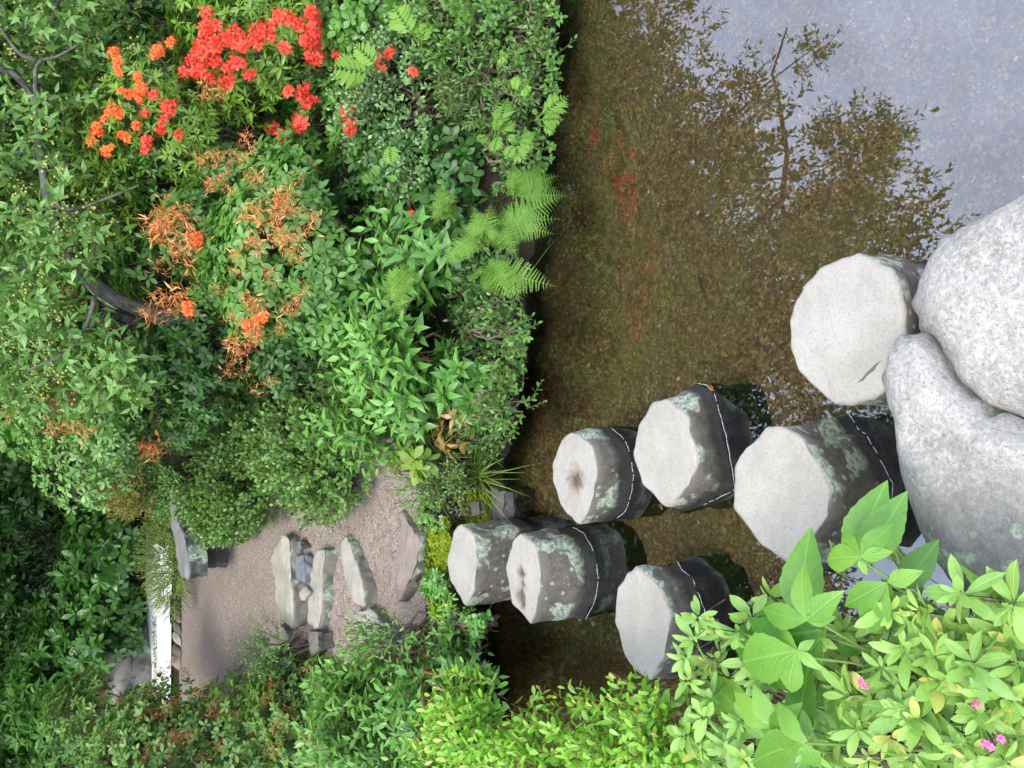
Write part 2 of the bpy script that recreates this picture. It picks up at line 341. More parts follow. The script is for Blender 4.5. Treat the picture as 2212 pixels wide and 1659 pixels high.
# ------------------------------------------------------------------ stones
def polar(poly, c, n):
    """radius of a closed outline round c at n angles"""
    P = np.array(poly)[:, :2] - c; th = np.linspace(0, 2 * math.pi, n, endpoint=False); r = np.zeros(n)
    Q_ = np.roll(P, -1, 0)
    for i, t in enumerate(th):
        d = np.array([math.cos(t), math.sin(t)]); best = 0
        for a, b in zip(P, Q_):
            e = b - a; den = d[0] * e[1] - d[1] * e[0]
            if abs(den) < 1e-12: continue
            s = (a[0] * e[1] - a[1] * e[0]) / den; u = (a[0] * d[1] - a[1] * d[0]) / den
            if s > 0 and -1e-6 <= u <= 1 + 1e-6: best = max(best, s)
        r[i] = best if best > 0 else r[i - 1]
    return r
def circ_smooth(r, k):
    for _ in range(k): r = (np.roll(r, 1) + 2 * r + np.roll(r, -1)) / 4
    return r
def stone(name, label, cat, top, z, zbase, mat, base=None, flare=1.06, rim=.010, dome=0.0, n=128, rough=.004, seed=0, group=None, tilt=(0, 0), pit=None, round_=1, bulge=.0, domep=2.0, flank=None):
    """top: outline points on level z; sides drop to the outline base (or top*flare) at level 0/zbase"""
    c = np.array(top)[:, :2].mean(0); rt = circ_smooth(polar(top, c, n), round_)
    rb = circ_smooth(polar(base, c, n), round_ + 1) if base is not None else rt * flare
    rb = np.maximum(rb, rt * 1.0)
    th = np.linspace(0, 2 * math.pi, n, endpoint=False); cs, sn = np.cos(th), np.sin(th)
    V = []; side = []; stain = []
    tops = [.12, .24, .36, .48, .6, .7, .79, .87, .93, .97]
    V.append([(c[0], c[1], z)]); side.append([0.]); 
    for s in tops:
        rr = rt * s; zz = z - dome * s ** domep + 0 * rr
        V.append(np.stack([c[0] + rr * cs, c[1] + rr * sn, zz], -1)); side.append(np.zeros(n))
    V.append(np.stack([c[0] + rt * .995 * cs, c[1] + rt * .995 * sn, np.full(n, z - dome - rim * .35)], -1)); side.append(np.full(n, .15))
    zt = z - dome - rim; lev = 12
    for k in range(lev + 1):
        f = k / lev; zz = zt * (1 - f) + zbase * f
        w = rt * 1.012 + (rb - rt) * min(1, ((zt - zz) / max(1e-3, (zt - max(zbase, 0.0) if zbase < 0 else zt - zbase)))) ** (1.0)
        w = w + bulge * math.sin(f * math.pi)
        V.append(np.stack([c[0] + w * cs, c[1] + w * sn, np.full(n, zz)], -1)); side.append(np.full(n, 1. if k else .7))
    V = np.concatenate([np.array(v).reshape(-1, 3) for v in V]); side = np.concatenate(side)
    V[:, 2] += tilt[0] * (V[:, 0] - c[0]) * (V[:, 2] > zt - .05) + tilt[1] * (V[:, 1] - c[1]) * (V[:, 2] > zt - .05)
    sv = seed * 7.3
    for i in range(len(V)):
        p = Vector((V[i, 0] * 9 + sv, V[i, 1] * 9, V[i, 2] * 9)); q = p * 3.1
        a = mnoise.noise(p) * rough * 1.6 + mnoise.noise(q) * rough * .8; 
        if side[i] < .1: V[i, 2] += a * .8
        else:
            r = V[i, :2] - c; r /= np.linalg.norm(r) + 1e-9; V[i, :2] += r * a * 1.9; V[i, 2] += a * .4
    stain = np.zeros(len(V))
    if pit is not None:
        for (px_, py_, pr) in pit:
            d = np.hypot(V[:, 0] - px_, V[:, 1] - py_)
            w = np.clip(1.35 - d / pr + np.array([mnoise.noise(Vector((v[0] * 60, v[1] * 60, seed))) * .6 for v in V]), 0, 1) * (side < .1)
            stain = np.maximum(stain, w); V[:, 2] -= w * .008
    T = [(0, 1 + j, 1 + (j + 1) % n) for j in range(n)]; rings = (len(V) - 1) // n
    i, j = np.meshgrid(np.arange(rings - 1), np.arange(n), indexing='ij'); j2 = (j + 1) % n
    Q = np.stack([1 + i * n + j, 1 + (i + 1) * n + j, 1 + (i + 1) * n + j2, 1 + i * n + j2], -1).reshape(-1, 4)
    g = Geo(); g.raw(V, T, Q)
    if flank is not None:
        fx, fw = flank; w = np.clip((fx - V[:, 0]) / fw + np.array([mnoise.noise(Vector((v[0] * 5, v[1] * 5, 3))) * .5 for v in V]), 0, .75); side = np.maximum(side, w)
    o = g.build(name, mat, origin=(c[0], c[1], 0), att={'side': side, 'stain': stain}); tag(o, label, cat, group)
    return o, c, rb

def sc6(pts): return [(a * .5098 + 1084.3, b * .5098 + 542.2) for a, b in pts]
def sc4(pts): return [(a * .4085 + 948.8, b * .4085 + 813.2) for a, b in pts]
def sc3(pts): return [(a * .3473 + 474.4, b * .3473 + 847.1) for a, b in pts]
def sc5(pts): return [(a * .2859 + 237.2, b * .2859 + 1016.6) for a, b in pts]
def dense_top(px, z): return [G(x, y, z) for x, y in px]
def front_base(px, top, z):
    """outline at the water level: the seen front points closed with the slightly widened back of the top"""
    c = np.mean([t[:2] for t in top], 0); fr = [G(x, y, 0)[:2] for x, y in px]
    an = sorted(math.atan2(p[1] - c[1], p[0] - c[0]) for p in fr); a0, a1 = an[0], an[-1]
    pts = [(math.atan2(p[1] - c[1], p[0] - c[0]), p) for p in fr]
    for t in top:
        a = math.atan2(t[1] - c[1], t[0] - c[0])
        if a < a0 - .15 or a > a1 + .15: pts.append((a, c + (t[:2] - c) * 1.05))
    pts.sort(key=lambda q: q[0]); return [p for a, p in pts]
GP = 'stepping stone pillars crossing the pond'
pillars = [
 ('A', 'largest pale cut stone pillar in the water, touching the two boulders, with a short crack in its top', sc6([(1500,8),(1340,85),(1240,200),(1213,290),(1225,400),(1252,515),(1330,592),(1412,648),(1480,645),(1620,600),(1715,440),(1690,200),(1645,105),(1560,35)]), .26, sc6([(1500,655),(1620,625),(1790,10),(1800,200),(1800,420)]), None),
 ('B', 'wide pale cut stone pillar beside the boulders with thick green lichen down its side', sc6([(1003,868),(1122,752),(1200,758),(1280,800),(1387,1010),(1387,1130),(1245,1325),(1100,1252),(985,1080),(986,955)]), .24, sc6([(1455,680),(1512,770),(1580,880),(1640,985),(1642,1110),(1560,1260),(1300,1390)]), None),
 ('C', 'pale cut stone pillar with a squared dark foot, second from the boulders on the open pond side', sc6([(690,628),(788,708),(825,890),(795,1000),(690,1088),(590,990),(557,850),(575,745),(640,650)]), .13, sc6([(893,588),(905,640),(945,790),(985,1003),(860,1062),(742,1112)]), None),
 ('D', 'pale cut stone pillar half hidden by the foreground leaves, with pine needles at its dark foot', sc4([(1038,1022),(1158,1100),(1220,1270),(1215,1350),(1190,1480),(1110,1600),(1030,1550),(980,1490),(922,1290),(940,1120),(990,1040)]), .14, sc4([(1250,960),(1290,1050),(1355,1200),(1400,1290),(1320,1480),(1200,1600)]), None),
 ('E', 'small pale round-topped stone pillar with one brown hollow in its top, standing alone in mid pond', sc4([(690,290),(738,300),(800,370),(832,500),(815,640),(795,700),(735,787),(640,680),(600,560),(598,470),(640,335)]), .14, sc4([(955,320),(985,355),(1010,440),(1022,530),(1010,620),(985,700),(900,770)]), [(718,545,.040)]),
 ('F', 'pale stone pillar with a line of brown hollows in its top and round green lichens on its side', sc4([(425,832),(505,900),(540,1050),(512,1250),(480,1305),(385,1200),(350,1010),(382,868)]), .20, sc4([(720,815),(760,835),(800,900),(828,980),(836,1080),(820,1180),(770,1280)]), [(432,1040,.024),(440,1095,.018),(428,1160,.028),(436,1205,.018)]),
 ('G', 'farthest pale stone pillar, against the planted bank, its side crusted with grey-green lichen', sc4([(113,783),(178,840),(202,970),(182,1130),(133,1215),(55,1080),(40,980),(75,820)]), .26, None, None)]
PIL = {}
for i, (k, lab, px, z, wl, pits) in enumerate(pillars):
    top = dense_top(px, z); base = front_base(wl, top, z) if wl else None
    pt = None
    if pits: pt = [(*G(*sc4([(a, b)])[0], z)[:2], r) for a, b, r in pits]
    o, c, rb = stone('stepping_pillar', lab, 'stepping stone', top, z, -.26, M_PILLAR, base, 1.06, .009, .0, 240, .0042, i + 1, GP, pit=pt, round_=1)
    PIL[k] = o
    # thin pale scum line where the water meets the stone, on the side towards the camera
    n = len(rb); th = np.linspace(0, 2 * math.pi, n, endpoint=False)
    rs = np.random.RandomState(i); g = Geo(); cur = []
    for j in range(int(n * 1.0)):
        a = th[j]; on = -2.9 < ((a + math.pi) % (2 * math.pi) - math.pi) < -.1 and rs.rand() > .07
        rr = rb[j] + .008 + .0009 * math.sin(j * .5) + rs.uniform(-.0008, .0008)
        if on and k not in 'AG': cur.append((c[0] + rr * math.cos(a), c[1] + rr * math.sin(a), .0025))
        elif len(cur) > 3:
            g.tube(np.array(cur), rs.uniform(.0003, .0009, len(cur)), 4); cur = []
        else: cur = []
    if len(cur) > 3: g.tube(np.array(cur), rs.uniform(.0003, .0009, len(cur)), 4)
    if g.n: g.build('waterline_scum', M_PALE, o, (c[0], c[1], 0))
# crack lines in two tops
g = Geo(); pa = [G(*q, .259) for q in sc6([(1505, 560), (1530, 545), (1550, 520), (1575, 500), (1590, 480), (1612, 462)])]
g.tube(pa, [.001, .003, .004, .0045, .003, .001], 5); g.build('crack', M_DARKROCK, PIL['A'], list(PIL['A'].location))

bA = [(2212, 400), (2130, 450), (2060, 498), (2000, 545), (1972, 588), (1965, 640), (1985, 695), (2030, 765), (2075, 835), (2130, 885), (2212, 912), (2330, 940), (2520, 900), (2650, 700), (2600, 480), (2400, 360), (2300, 365)]
bB = [(1975, 722), (1935, 740), (1912, 780), (1914, 850), (1922, 950), (1932, 1040), (1948, 1120), (1985, 1200), (2025, 1270), (2110, 1340), (2260, 1400), (2480, 1400), (2640, 1250), (2600, 1010), (2420, 965), (2212, 930), (2125, 897), (2068, 842), (2028, 776), (2005, 738)]
def boulder(label, px, z, seed, tilt=(0, 0), dome=.07, flank=None):
    top = dense_top(px, z); c = np.array(top)[:, :2].mean(0)
    base = [c + (np.array(t[:2]) - c) * 1.02 for t in top]
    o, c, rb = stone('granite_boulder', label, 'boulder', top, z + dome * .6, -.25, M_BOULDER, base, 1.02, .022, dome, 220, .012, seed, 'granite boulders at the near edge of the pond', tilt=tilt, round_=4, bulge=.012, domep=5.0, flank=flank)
    return o
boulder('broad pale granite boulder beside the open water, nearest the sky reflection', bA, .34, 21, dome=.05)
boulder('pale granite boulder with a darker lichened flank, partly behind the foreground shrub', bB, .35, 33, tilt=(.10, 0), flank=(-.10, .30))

# step slabs of the path
def slab(name, label, cat, px_top, mat, lift, seed, thick=.16, group=None, flare=1.05, rough=.011, tilt=(0, 0), dome=0.006, z=None):
    cx = np.mean([p[0] for p in px_top]); cy = np.mean([p[1] for p in px_top])
    if z is None: h = hitground(cx, cy); z = h[2] + lift
    top = dense_top(px_top, z)
    zb = z - thick; c = np.array(top)[:, :2].mean(0)
    base = [c + (np.array(t[:2]) - c) * flare - np.array([0, .015]) for t in top]
    return stone(name, label, cat, top, z, zb, mat, base, flare, .012, dome, 120, rough, seed, group, tilt=tilt, round_=1)[0], z
GS = 'stone steps leading up the gravel path'
slab('step_slab', 'pinkish curved step slab with a dark front, lowest step next to the farthest pillar', 'stone step', sc3([(1115,740),(1150,790),(1190,850),(1220,900),(1226,960),(1216,1060),(1190,1140),(1150,1210),(1095,1330),(1085,1260),(1102,1150),(1100,1000),(1108,850)]), M_SLABPINK, .05, 41, .3, GS, 1.12)
slab('step_slab', 'mottled grey-green step slab, second step up from the pond', 'stone step', sc3([(770,880),(800,945),(832,1050),(862,1150),(886,1250),(888,1345),(840,1332),(800,1250),(770,1150),(752,1040),(752,940)]), M_SLAB, .05, 42, .24, GS)
slab('flat_stone', 'flat grey stone beside the second step, leaf covered at its end', 'stone', sc3([(850,1360),(930,1370),(975,1420),(985,1490),(920,1520),(870,1570),(835,1520),(820,1430)]), M_SLAB, .05, 43, .2, GS)
slab('step_slab', 'long tapering pale step slab, third step up with a sloping front', 'stone step', sc3([(605,975),(645,970),(640,1040),(628,1110),(622,1250),(617,1400),(600,1480),(545,1450),(540,1300),(550,1150),(580,1040)]), M_SLAB, .05, 44, .24, GS)
slab('flat_stone', 'small flat grey stone at the leafy end of the third step', 'stone', sc3([(545,1490),(600,1490),(606,1600),(560,1615)]), M_DARKROCK, .06, 45, .2, GS)
slab('step_slab', 'long pale step slab at the top of the steps, edging the upper path', 'stone step', sc3([(392,885),(420,900),(428,1000),(432,1150),(442,1300),(446,1470),(400,1440),(350,1420),(335,1250),(320,1100),(310,1040),(345,945)]), M_SLAB, .06, 46, .2, GS)
slab('flat_stone', 'flat grey stone at the leafy end of the topmost step', 'stone', sc3([(350,1440),(398,1480),(412,1570),(372,1610)]), M_SLAB, .05, 47, .15, GS)
slab('small_rock', 'blue-grey oblong rock wedged between the two upper steps', 'rock', sc3([(470,1020),(510,1008),(516,1090),(518,1175),(468,1180),(462,1100)]), M_BLUEROCK, .05, 48, .12, 'small rocks between the steps')
slab('small_rock', 'small grey rock at the near end of the upper steps', 'rock', sc3([(452,930),(490,925),(502,970),(480,995),(448,985)]), M_DARKROCK, .045, 49, .12, 'small rocks between the steps')
slab('small_rock', 'rounded pale grey rock between the two upper steps', 'rock', sc3([(462,1250),(520,1215),(540,1250),(515,1300),(465,1300)]), M_SLAB, .045, 50, .12, 'small rocks between the steps')
slab('edge_rock', 'brown rock at the water edge behind the farthest pillar', 'rock', [(990, 1082), (1008, 1074), (1030, 1084), (1034, 1112), (1008, 1118), (992, 1108)], M_DARKROCK, 0, 51, .3, z=.10)
slab('edge_rock', 'dark wet rock half sunk at the foot of the bank', 'rock', [(1060, 1060), (1085, 1062), (1082, 1125), (1058, 1128)], M_DARKROCK, 0, 52, .3, z=.05)
slab('edge_rock', 'lichened blue-grey rock among the leaves left of the lowest step', 'rock', sc3([(990, 1450), (1030, 1440), (1060, 1500), (1050, 1590), (1010, 1580)]), M_BLUEROCK, .05, 53, .2)
# grey slab bench by the upper path
bpx = sc5([(470,100),(450,160),(443,230),(446,350),(462,440),(480,520),(500,690),(520,780),(542,820),(572,826),(582,770),(578,640),(560,560),(545,480),(505,390),(490,300),(480,200)])
pc = hitground(420, 1180); zb_ = pc[2] + .28
sb, zs = slab('stone_bench', 'long flat grey stone slab raised like a bench beside the upper path', 'stone bench', bpx, M_GREYSLAB, 0, 55, .11, z=zb_, flare=1.02)
for q in ((440, 1110), (415, 1180)):
    pt_ = G(*q, zb_ - .1); t = [pt_ + np.array([a, b, 0]) for a, b in ((-.12, -.1), (.12, -.12), (.14, .12), (-.1, .13))]
    l, _, _ = stone('support_stone', None, None, t, zb_ - .08, H1(pt_[0], pt_[1]) - .05, M_DARKROCK, None, 1.1, .01, 0, 40, .01, 9)
    l.parent = sb; l.location = [l.location[i] - sb.location[i] for i in range(3)]
# boulder and cobbles by the white sand
gb = G(300, 1400, H1(*hitground(335, 1400)[:2]))
pb = hitground(332, 1440) + np.array([0, .25, 0])
t = [pb + np.array([a, b, 0]) for a, b in ((-.9, -.15), (-.3, -.25), (.2, -.2), (.32, 0), (.22, .3), (-.4, .35), (-1.0, .3))]
def boulder2(label, t, zt, zb, seed, mat):
    return stone('garden_boulder', label, 'boulder', [np.array([p[0], p[1], zt]) for p in t], zt, zb, mat, [(np.array(p[:2]) - pb[:2]) * 1.25 + pb[:2] for p in t], 1.2, .06, .12, 110, .03, seed, round_=3, tilt=(-.12, 0))[0]
boulder2('weathered grey boulder on the moss strip in the white sand', t, pb[2] + .40, pb[2] - .1, 61, M_SLAB)
rs = np.random.RandomState(4)
for i, (y0, y1) in enumerate([(1325, 1346), (1347, 1369), (1370, 1395), (1396, 1420), (1421, 1445)]):
    a = hitground(392, y0); b = hitground(392, y1); w = .12; zt = a[2] + .05
    t = [np.array([p[0], p[1], zt]) for p in (a + [0, -.07, 0], b + [.01, -.07, 0], b + [.01, .12, 0], a + [0, .12, 0])]
    lab = ['brown cobble edging the white sand, the one nearest the trailing green shrub', 'dark grey cobble in the white sand edging, second from the trailing shrub', 'light brown cobble in the middle of the white sand edging',
           'dull brown cobble in the white sand edging, next to the reddish one', 'reddish cobble in the white sand edging, nearest the big left azalea'][i]
    stone('edging_cobble', lab, 'cobble', t, zt, a[2] - .05, [M_COBBLE, M_DARKROCK, M_SLAB, M_COBBLE, M_SLABPINK][i], None, 1.05, .03, .02, 40, .012, i + 70, 'round cobbles edging the white sand', round_=3)

# ------------------------------------------------------------------ foliage kit
def leaf_tpl(width=.4, wmax=.45, rings=3, fold=.12, curl=.15, tip=1.6, serr=0.0):
    """leaf of length 1 along +Y, face up +Z; wmax = where it is widest"""
    V = [(0, 0, 0)]; ts = [(k + 1) / (rings + 1) for k in range(rings)]
    for k, t in enumerate(ts):
        a = (t / wmax) if t < wmax else 1 - ((t - wmax) / (1 - wmax)) ** tip
        w = .5 * width * (math.sin(min(1, a) * math.pi / 2) if t < wmax else a)
        if serr and k % 2: w *= (1 - serr)
        z = -curl * t * t; V += [(-w, t, z + fold * w * 2), (0, t, z), (w, t, z + fold * w * 2)]
    V.append((0, 1, -curl)); e = len(V) - 1
    T = [(0, 2, 1), (0, 3, 2), (e, e - 3, e - 2), (e, e - 2, e - 1)]
    Q = []
    for k in range(rings - 1):
        b = 1 + 3 * k; Q += [(b, b + 1, b + 4, b + 3), (b + 1, b + 2, b + 5, b + 4)]
    return np.array(V, float), np.array(T), np.array(Q if Q else np.zeros((0, 4)), int).reshape(-1, 4)
def rod_tpl(sides=3):
    th = np.arange(sides) / sides * 2 * math.pi
    V = [(math.cos(t), 0, math.sin(t)) for t in th] + [(.7 * math.cos(t), 1, .7 * math.sin(t)) for t in th]
    return np.array(V, float), np.zeros((0, 3), int), np.array([(k, (k + 1) % sides, sides + (k + 1) % sides, sides + k) for k in range(sides)])
def ball_tpl():
    V = [(0, 0, 1), (0, 0, -1)] + [(math.cos(a) * .9, math.sin(a) * .9, h) for h in (.45, -.45) for a in np.arange(5) * 2 * math.pi / 5]
    T = [(0, 2 + k, 2 + (k + 1) % 5) for k in range(5)] + [(1, 7 + (k + 1) % 5, 7 + k) for k in range(5)]
    Q = [(2 + k, 7 + k, 7 + (k + 1) % 5, 2 + (k + 1) % 5) for k in range(5)]
    return np.array(V, float), np.array(T), np.array(Q)
ROD = rod_tpl(); BALL = ball_tpl()
L_OVAL = leaf_tpl(.46, .55, 3, .10, .12, 1.8); L_LANCE = leaf_tpl(.30, .45, 3, .15, .2, 1.4); L_POINT = leaf_tpl(.40, .42, 4, .12, .25, 1.15)
L_OBOV = leaf_tpl(.42, .66, 3, .10, .15, 2.2); L_FAR = leaf_tpl(.5, .5, 1, .15, .1); L_NARROW = leaf_tpl(.24, .5, 2, .12, .1, 1.6)
L_WILT = leaf_tpl(.16, .5, 3, .3, .45, 1.5); L_NEEDLE = leaf_tpl(.09, .4, 1, .1, .0); L_ROUND = leaf_tpl(.62, .5, 3, .08, .1, 2.4)
L_BIG = leaf_tpl(.47, .42, 15, .10, .30, 1.55, .06); L_HOBOV = leaf_tpl(.38, .60, 6, .08, .16, 3.0); L_HOVAL = leaf_tpl(.36, .5, 6, .12, .18, 2.8)

L_BIG[0][:, 2] += .30 * L_BIG[0][:, 1]
def frames(D, Nn):
    Yv = nrm(D); Xv = nrm(np.cross(Yv, Nn)); Zv = np.cross(Xv, Yv); return np.stack([Xv, Yv, Zv], -1)
def perp(A, rng):
    r = rng.normal(size=A.shape); return nrm(r - (r * A).sum(-1, keepdims=True) * A)
def rots(V, A, ang):
    c = np.cos(ang)[..., None]; s = np.sin(ang)[..., None]; return V * c + np.cross(A, V) * s + A * ((A * V).sum(-1, keepdims=True)) * (1 - c)
def put_leaves(g, tpl, P, D, Nn, L, tint, rng, jw=.15, droop=0):
    D = nrm(D + rng.normal(size=D.shape) * jw); Nn = nrm(Nn + rng.normal(size=D.shape) * jw * 1.3)
    M = frames(D, Nn) * L[:, None, None]
    M[:, :, 0] *= rng.uniform(.85, 1.15, len(P))[:, None]
    g.inst(tpl, P, M, tint)
def rods(g, A, B, r, tint=.5):
    D = B - A; l = np.linalg.norm(D, axis=1); M = frames(D, np.broadcast_to([.3, .2, .93], D.shape)); M = M * np.stack([np.broadcast_to(r, l.shape), l, np.broadcast_to(r, l.shape)], -1)[:, None, :]
    g.inst(ROD, A, M, np.full(len(A), tint))
def whorl(g, gs, P, A, rng, L=.05, n=(5, 7), elev=.35, tpl=L_OVAL, tint=.5, tv=.2, stem=.08, sr=.0012, layers=1, smallest=.6, jw=.15):
    k = len(P); A = nrm(A); base = rng.uniform(-tv, tv, k) + tint
    for ly in range(layers):
        nn = n[1]; ph = rng.uniform(0, 6.28, k); X = perp(A, rng)
        cnt = rng.randint(n[0], n[1] + 1, k)
        for j in range(nn):
            m = j < cnt; 
            if not m.any(): continue
            ang = ph + j * 2 * math.pi / cnt + rng.normal(size=k) * .15
            e = elev + ly * .55 + rng.normal(size=k) * .18
            R = rots(X, A, ang); D = R * np.cos(e)[:, None] + A * np.sin(e)[:, None]; Nn = A * np.cos(e)[:, None] - R * np.sin(e)[:, None]
            LL = L * rng.uniform(smallest, 1.1, k) * (1 - .3 * ly)
            put_leaves(g, tpl, (P + A * (.012 * ly) + D * L * .06)[m], D[m], Nn[m], LL[m], np.clip(base + ly * .15 + rng.normal(size=k) * .07, 0, .98)[m], rng, jw)
    if gs is not None and stem: rods(gs, P - A * stem - np.array([0, 0, stem * .3]), P, sr)
def shoot(g, gs, P, A, rng, L=.05, slen=.14, n=9, elev=.5, tpl=L_POINT, tint=.5, tv=.15, sr=.0015, opposite=False, grow=.35, bend=.2, jw=.15, top=True):
    """leafy shoots: P is the foot, the shoot runs along A and bends upwards"""
    k = len(P); A = nrm(A); B = nrm(A + np.array([0, 0, bend])); ph = rng.uniform(0, 6.28, k); X = perp(A, rng); base = tint + rng.uniform(-tv, tv, k)
    sl = slen * rng.uniform(.7, 1.2, k)
    for j in range(n):
        t = (j + .6) / n; ax = nrm(A * (1 - t) + B * t); p = P + ax * (sl * t)[:, None]
        reps = (0, math.pi) if opposite else (0,)
        for o in reps:
            ang = ph + (j * math.pi / 2 if opposite else j * 2.4) + o; e = elev + .5 * t + rng.normal(size=k) * .15
            Xp = nrm(X - (X * ax).sum(-1, keepdims=True) * ax); R = rots(Xp, ax, ang); D = R * np.cos(e)[:, None] + ax * np.sin(e)[:, None]; Nn = ax * np.cos(e)[:, None] - R * np.sin(e)[:, None] + np.array([0, 0, .4])
            LL = L * (1 - grow * t) * rng.uniform(.75, 1.12, k)
            put_leaves(g, tpl, p, D, Nn, LL, np.clip(base + .28 * t + rng.normal(size=k) * .06, 0, .98), rng, jw)
    if gs is not None: rods(gs, P, P + nrm(A * .5 + B * .5) * sl[:, None], sr)

def lobes_pts(rng, R, n, nl=9, up=.25, inner=.35, flat=1.0):
    """points on and inside a lumpy crown of half-axes R, with outward directions"""
    Ld = nrm(rng.normal(size=(nl, 3)) + np.array([0, 0, up])); Ld = Ld * rng.uniform(.35, .68, (nl, 1)); Lr = rng.uniform(.34, .52, nl)
    i = rng.randint(0, nl, n); d = nrm(rng.normal(size=(n, 3)) + Ld[i] * 1.2 + np.array([0, 0, .25]))
    rad = np.where(rng.rand(n) < inner, rng.uniform(.2, .9, n), rng.uniform(.88, 1.08, n))
    p = Ld[i] + d * (Lr[i] * rad)[:, None]
    out_ = nrm(p * .7 + d * .8); return p * R, out_

GEO_BUSH = {}
def bush(name, label, cat, cx, cy, Y, rl, rv, rd, sp, mat, n, seed, stem=M_TWIG, group=None, nl=10, inner=.35, upb=.55, nst=14, foot=None, clip=True, up=.25, core=True, anchor=None, conv=True):
    kk = 1.0
    if conv:
        a_ = math.atan((cx - 1106) / F); kk = math.tan(max(.09, a_ + math.radians(31))) / math.tan(max(.12, a_ + PITCH)); Y = Y * kk; rd = rd * kk
    rng = np.random.RandomState(seed); C0 = PT(cx, cy, Y); dp = depth(C0); R = np.array([rl / F * dp, rd, rv / F * dp])
    if conv:
        while C0[2] < H1(C0[0], C0[1]) + .3 * R[2] and Y > 1.5: Y -= .02; C0 = PT(cx, cy, Y)
    gz = H1(C0[0], C0[1]) if anchor is None else H1(*anchor[:2])
    base = np.array([C0[0], C0[1], gz]) if anchor is None else np.array([anchor[0], anchor[1], gz])
    while base[2] < .1 and base[1] < 6: base[1] += .03; base[2] = H1(base[0], base[1])
    p, o_ = lobes_pts(rng, R, n, nl, up, inner); p = p + C0
    h = hgt(p[:, 0], p[:, 1]); keep = p[:, 2] > np.maximum(h, .02) + .02; p = p[keep]; o_ = o_[keep]
    A = nrm(o_ + np.array([0, 0, upb]) + rng.normal(size=p.shape) * .25)
    g = Geo(); gs = Geo(); sp(g, gs, p, A, rng, kk ** .8)
    th = rng.choice(len(p), min(nst, len(p)), replace=False)
    for k in th:
        s = base + np.array([rng.normal() * .05, rng.normal() * .05, -.02]); e = p[k]; t = np.linspace(0, 1, 7)[:, None]
        q = s * (1 - t) + e * t + np.array([0, 0, .12]) * np.sin(t * math.pi) * np.linalg.norm(e - s) + rng.normal(size=(7, 3)) * .018 * np.sin(t * math.pi)
        gs.tube(q, np.linspace(.007, .002, 7) * (1 + .6 * max(R)), 5)
    r = empty(name, base, label, cat, group)
    f = g.build('foliage', mat, r, base); s_ = gs.build('stems', stem, r, base)
    GEO_BUSH[seed] = (C0, R, r, base)
    return r
def on_bush(seed, x, y, rf=.97):
    C0, R, r, base = GEO_BUSH[seed]; o = np.array([0, 0, CAMH]); d = ray(x, y)
    a = (o - C0) / (R * rf); b = d / (R * rf); A_ = b @ b; B_ = a @ b; Cc = a @ a - 1; D_ = B_ * B_ - A_ * Cc
    t = (-B_ - math.sqrt(D_)) / A_ if D_ > 0 else -B_ / A_
    return o + d * t

# ------------------------------------------------------------------ flowers
def floret(g, p, a, rng, R=.03, tint=.5, petals=5):
    a = nrm(a); X = perp(a[None], rng)[0]; P = np.repeat(p[None], petals, 0); An = np.repeat(a[None], petals, 0)
    ang = np.arange(petals) * 2 * math.pi / petals; Rr = rots(np.repeat(X[None], petals, 0), An, ang); e = np.full(petals, .45)
    D = Rr * math.cos(.45) + An * math.sin(.45); Nn = An * math.cos(.45) - Rr * math.sin(.45)
    put_leaves(g, PETAL, P, D, Nn, R * rng.uniform(.9, 1.1, petals), np.clip(tint + rng.normal(size=petals) * .1, 0, 1), rng, .12)
    D2 = nrm(An + Rr * .3); rods(g, P, P + D2 * R * 1.3, .0006, .2)
PETAL = leaf_tpl(.62, .62, 3, .12, .35, 1.7)
def truss_mesh(seed, kind):
    rng = np.random.RandomState(seed); g = Geo()
    if kind == 'fresh':
        for _ in range(rng.randint(5, 8)):
            d = nrm(np.array([rng.normal(), rng.normal(), rng.normal() * .5 + .8])); floret(g, d * .018, d, rng, .027, rng.uniform(.3, .8))
    else:
        k = rng.randint(12, 24); d = nrm(rng.normal(size=(k, 3)) + np.array([0, 0, .1])); d[:, 2] -= rng.uniform(0, .8, k); d = nrm(d)
        P = rng.normal(size=(k, 3)) * .02; put_leaves(g, L_WILT, P, d, perp(d, rng), rng.uniform(.018, .040, k), rng.uniform(0, 1, k), rng, .3)
        d2 = nrm(d + rng.normal(size=d.shape) * .4); rods(g, P, P + d2 * rng.uniform(.03, .06, (k, 1)), .0009, .3)
    return g.mesh('flower_' + kind)
M_RED = leafmat('red_petals', (.64, .040, .022), (.86, .14, .085), trans=.3, rough=.5, spec=.2, gain=(1, 1, 1))
M_ORANGE = leafmat('orange_petals', (.75, .12, .03), (.95, .27, .08), trans=.3, rough=.5, spec=.2, gain=(1, 1, 1))
M_WILT = leafmat('wilted_petals', (.48, .16, .05), (.82, .36, .14), trans=.25, rough=.6, spec=.2, gain=(1, 1, 1))
M_BROWN = leafmat('dried_petals', (.16, .07, .03), (.36, .17, .07), trans=.2, rough=.7, spec=.1, gain=(1, 1, 1))
M_PINK = leafmat('pink_petals', (.62, .10, .30), (.80, .28, .50), trans=.3, rough=.5, spec=.2, gain=(1, 1, 1))
TR = {}
def trusses(kind, mat):
    if (kind, mat.name) not in TR:
        L_ = []
        for s in range(5):
            me = truss_mesh(100 + s, kind); me.materials.append(mat); L_.append(me)
        TR[(kind, mat.name)] = L_
    return TR[(kind, mat.name)]
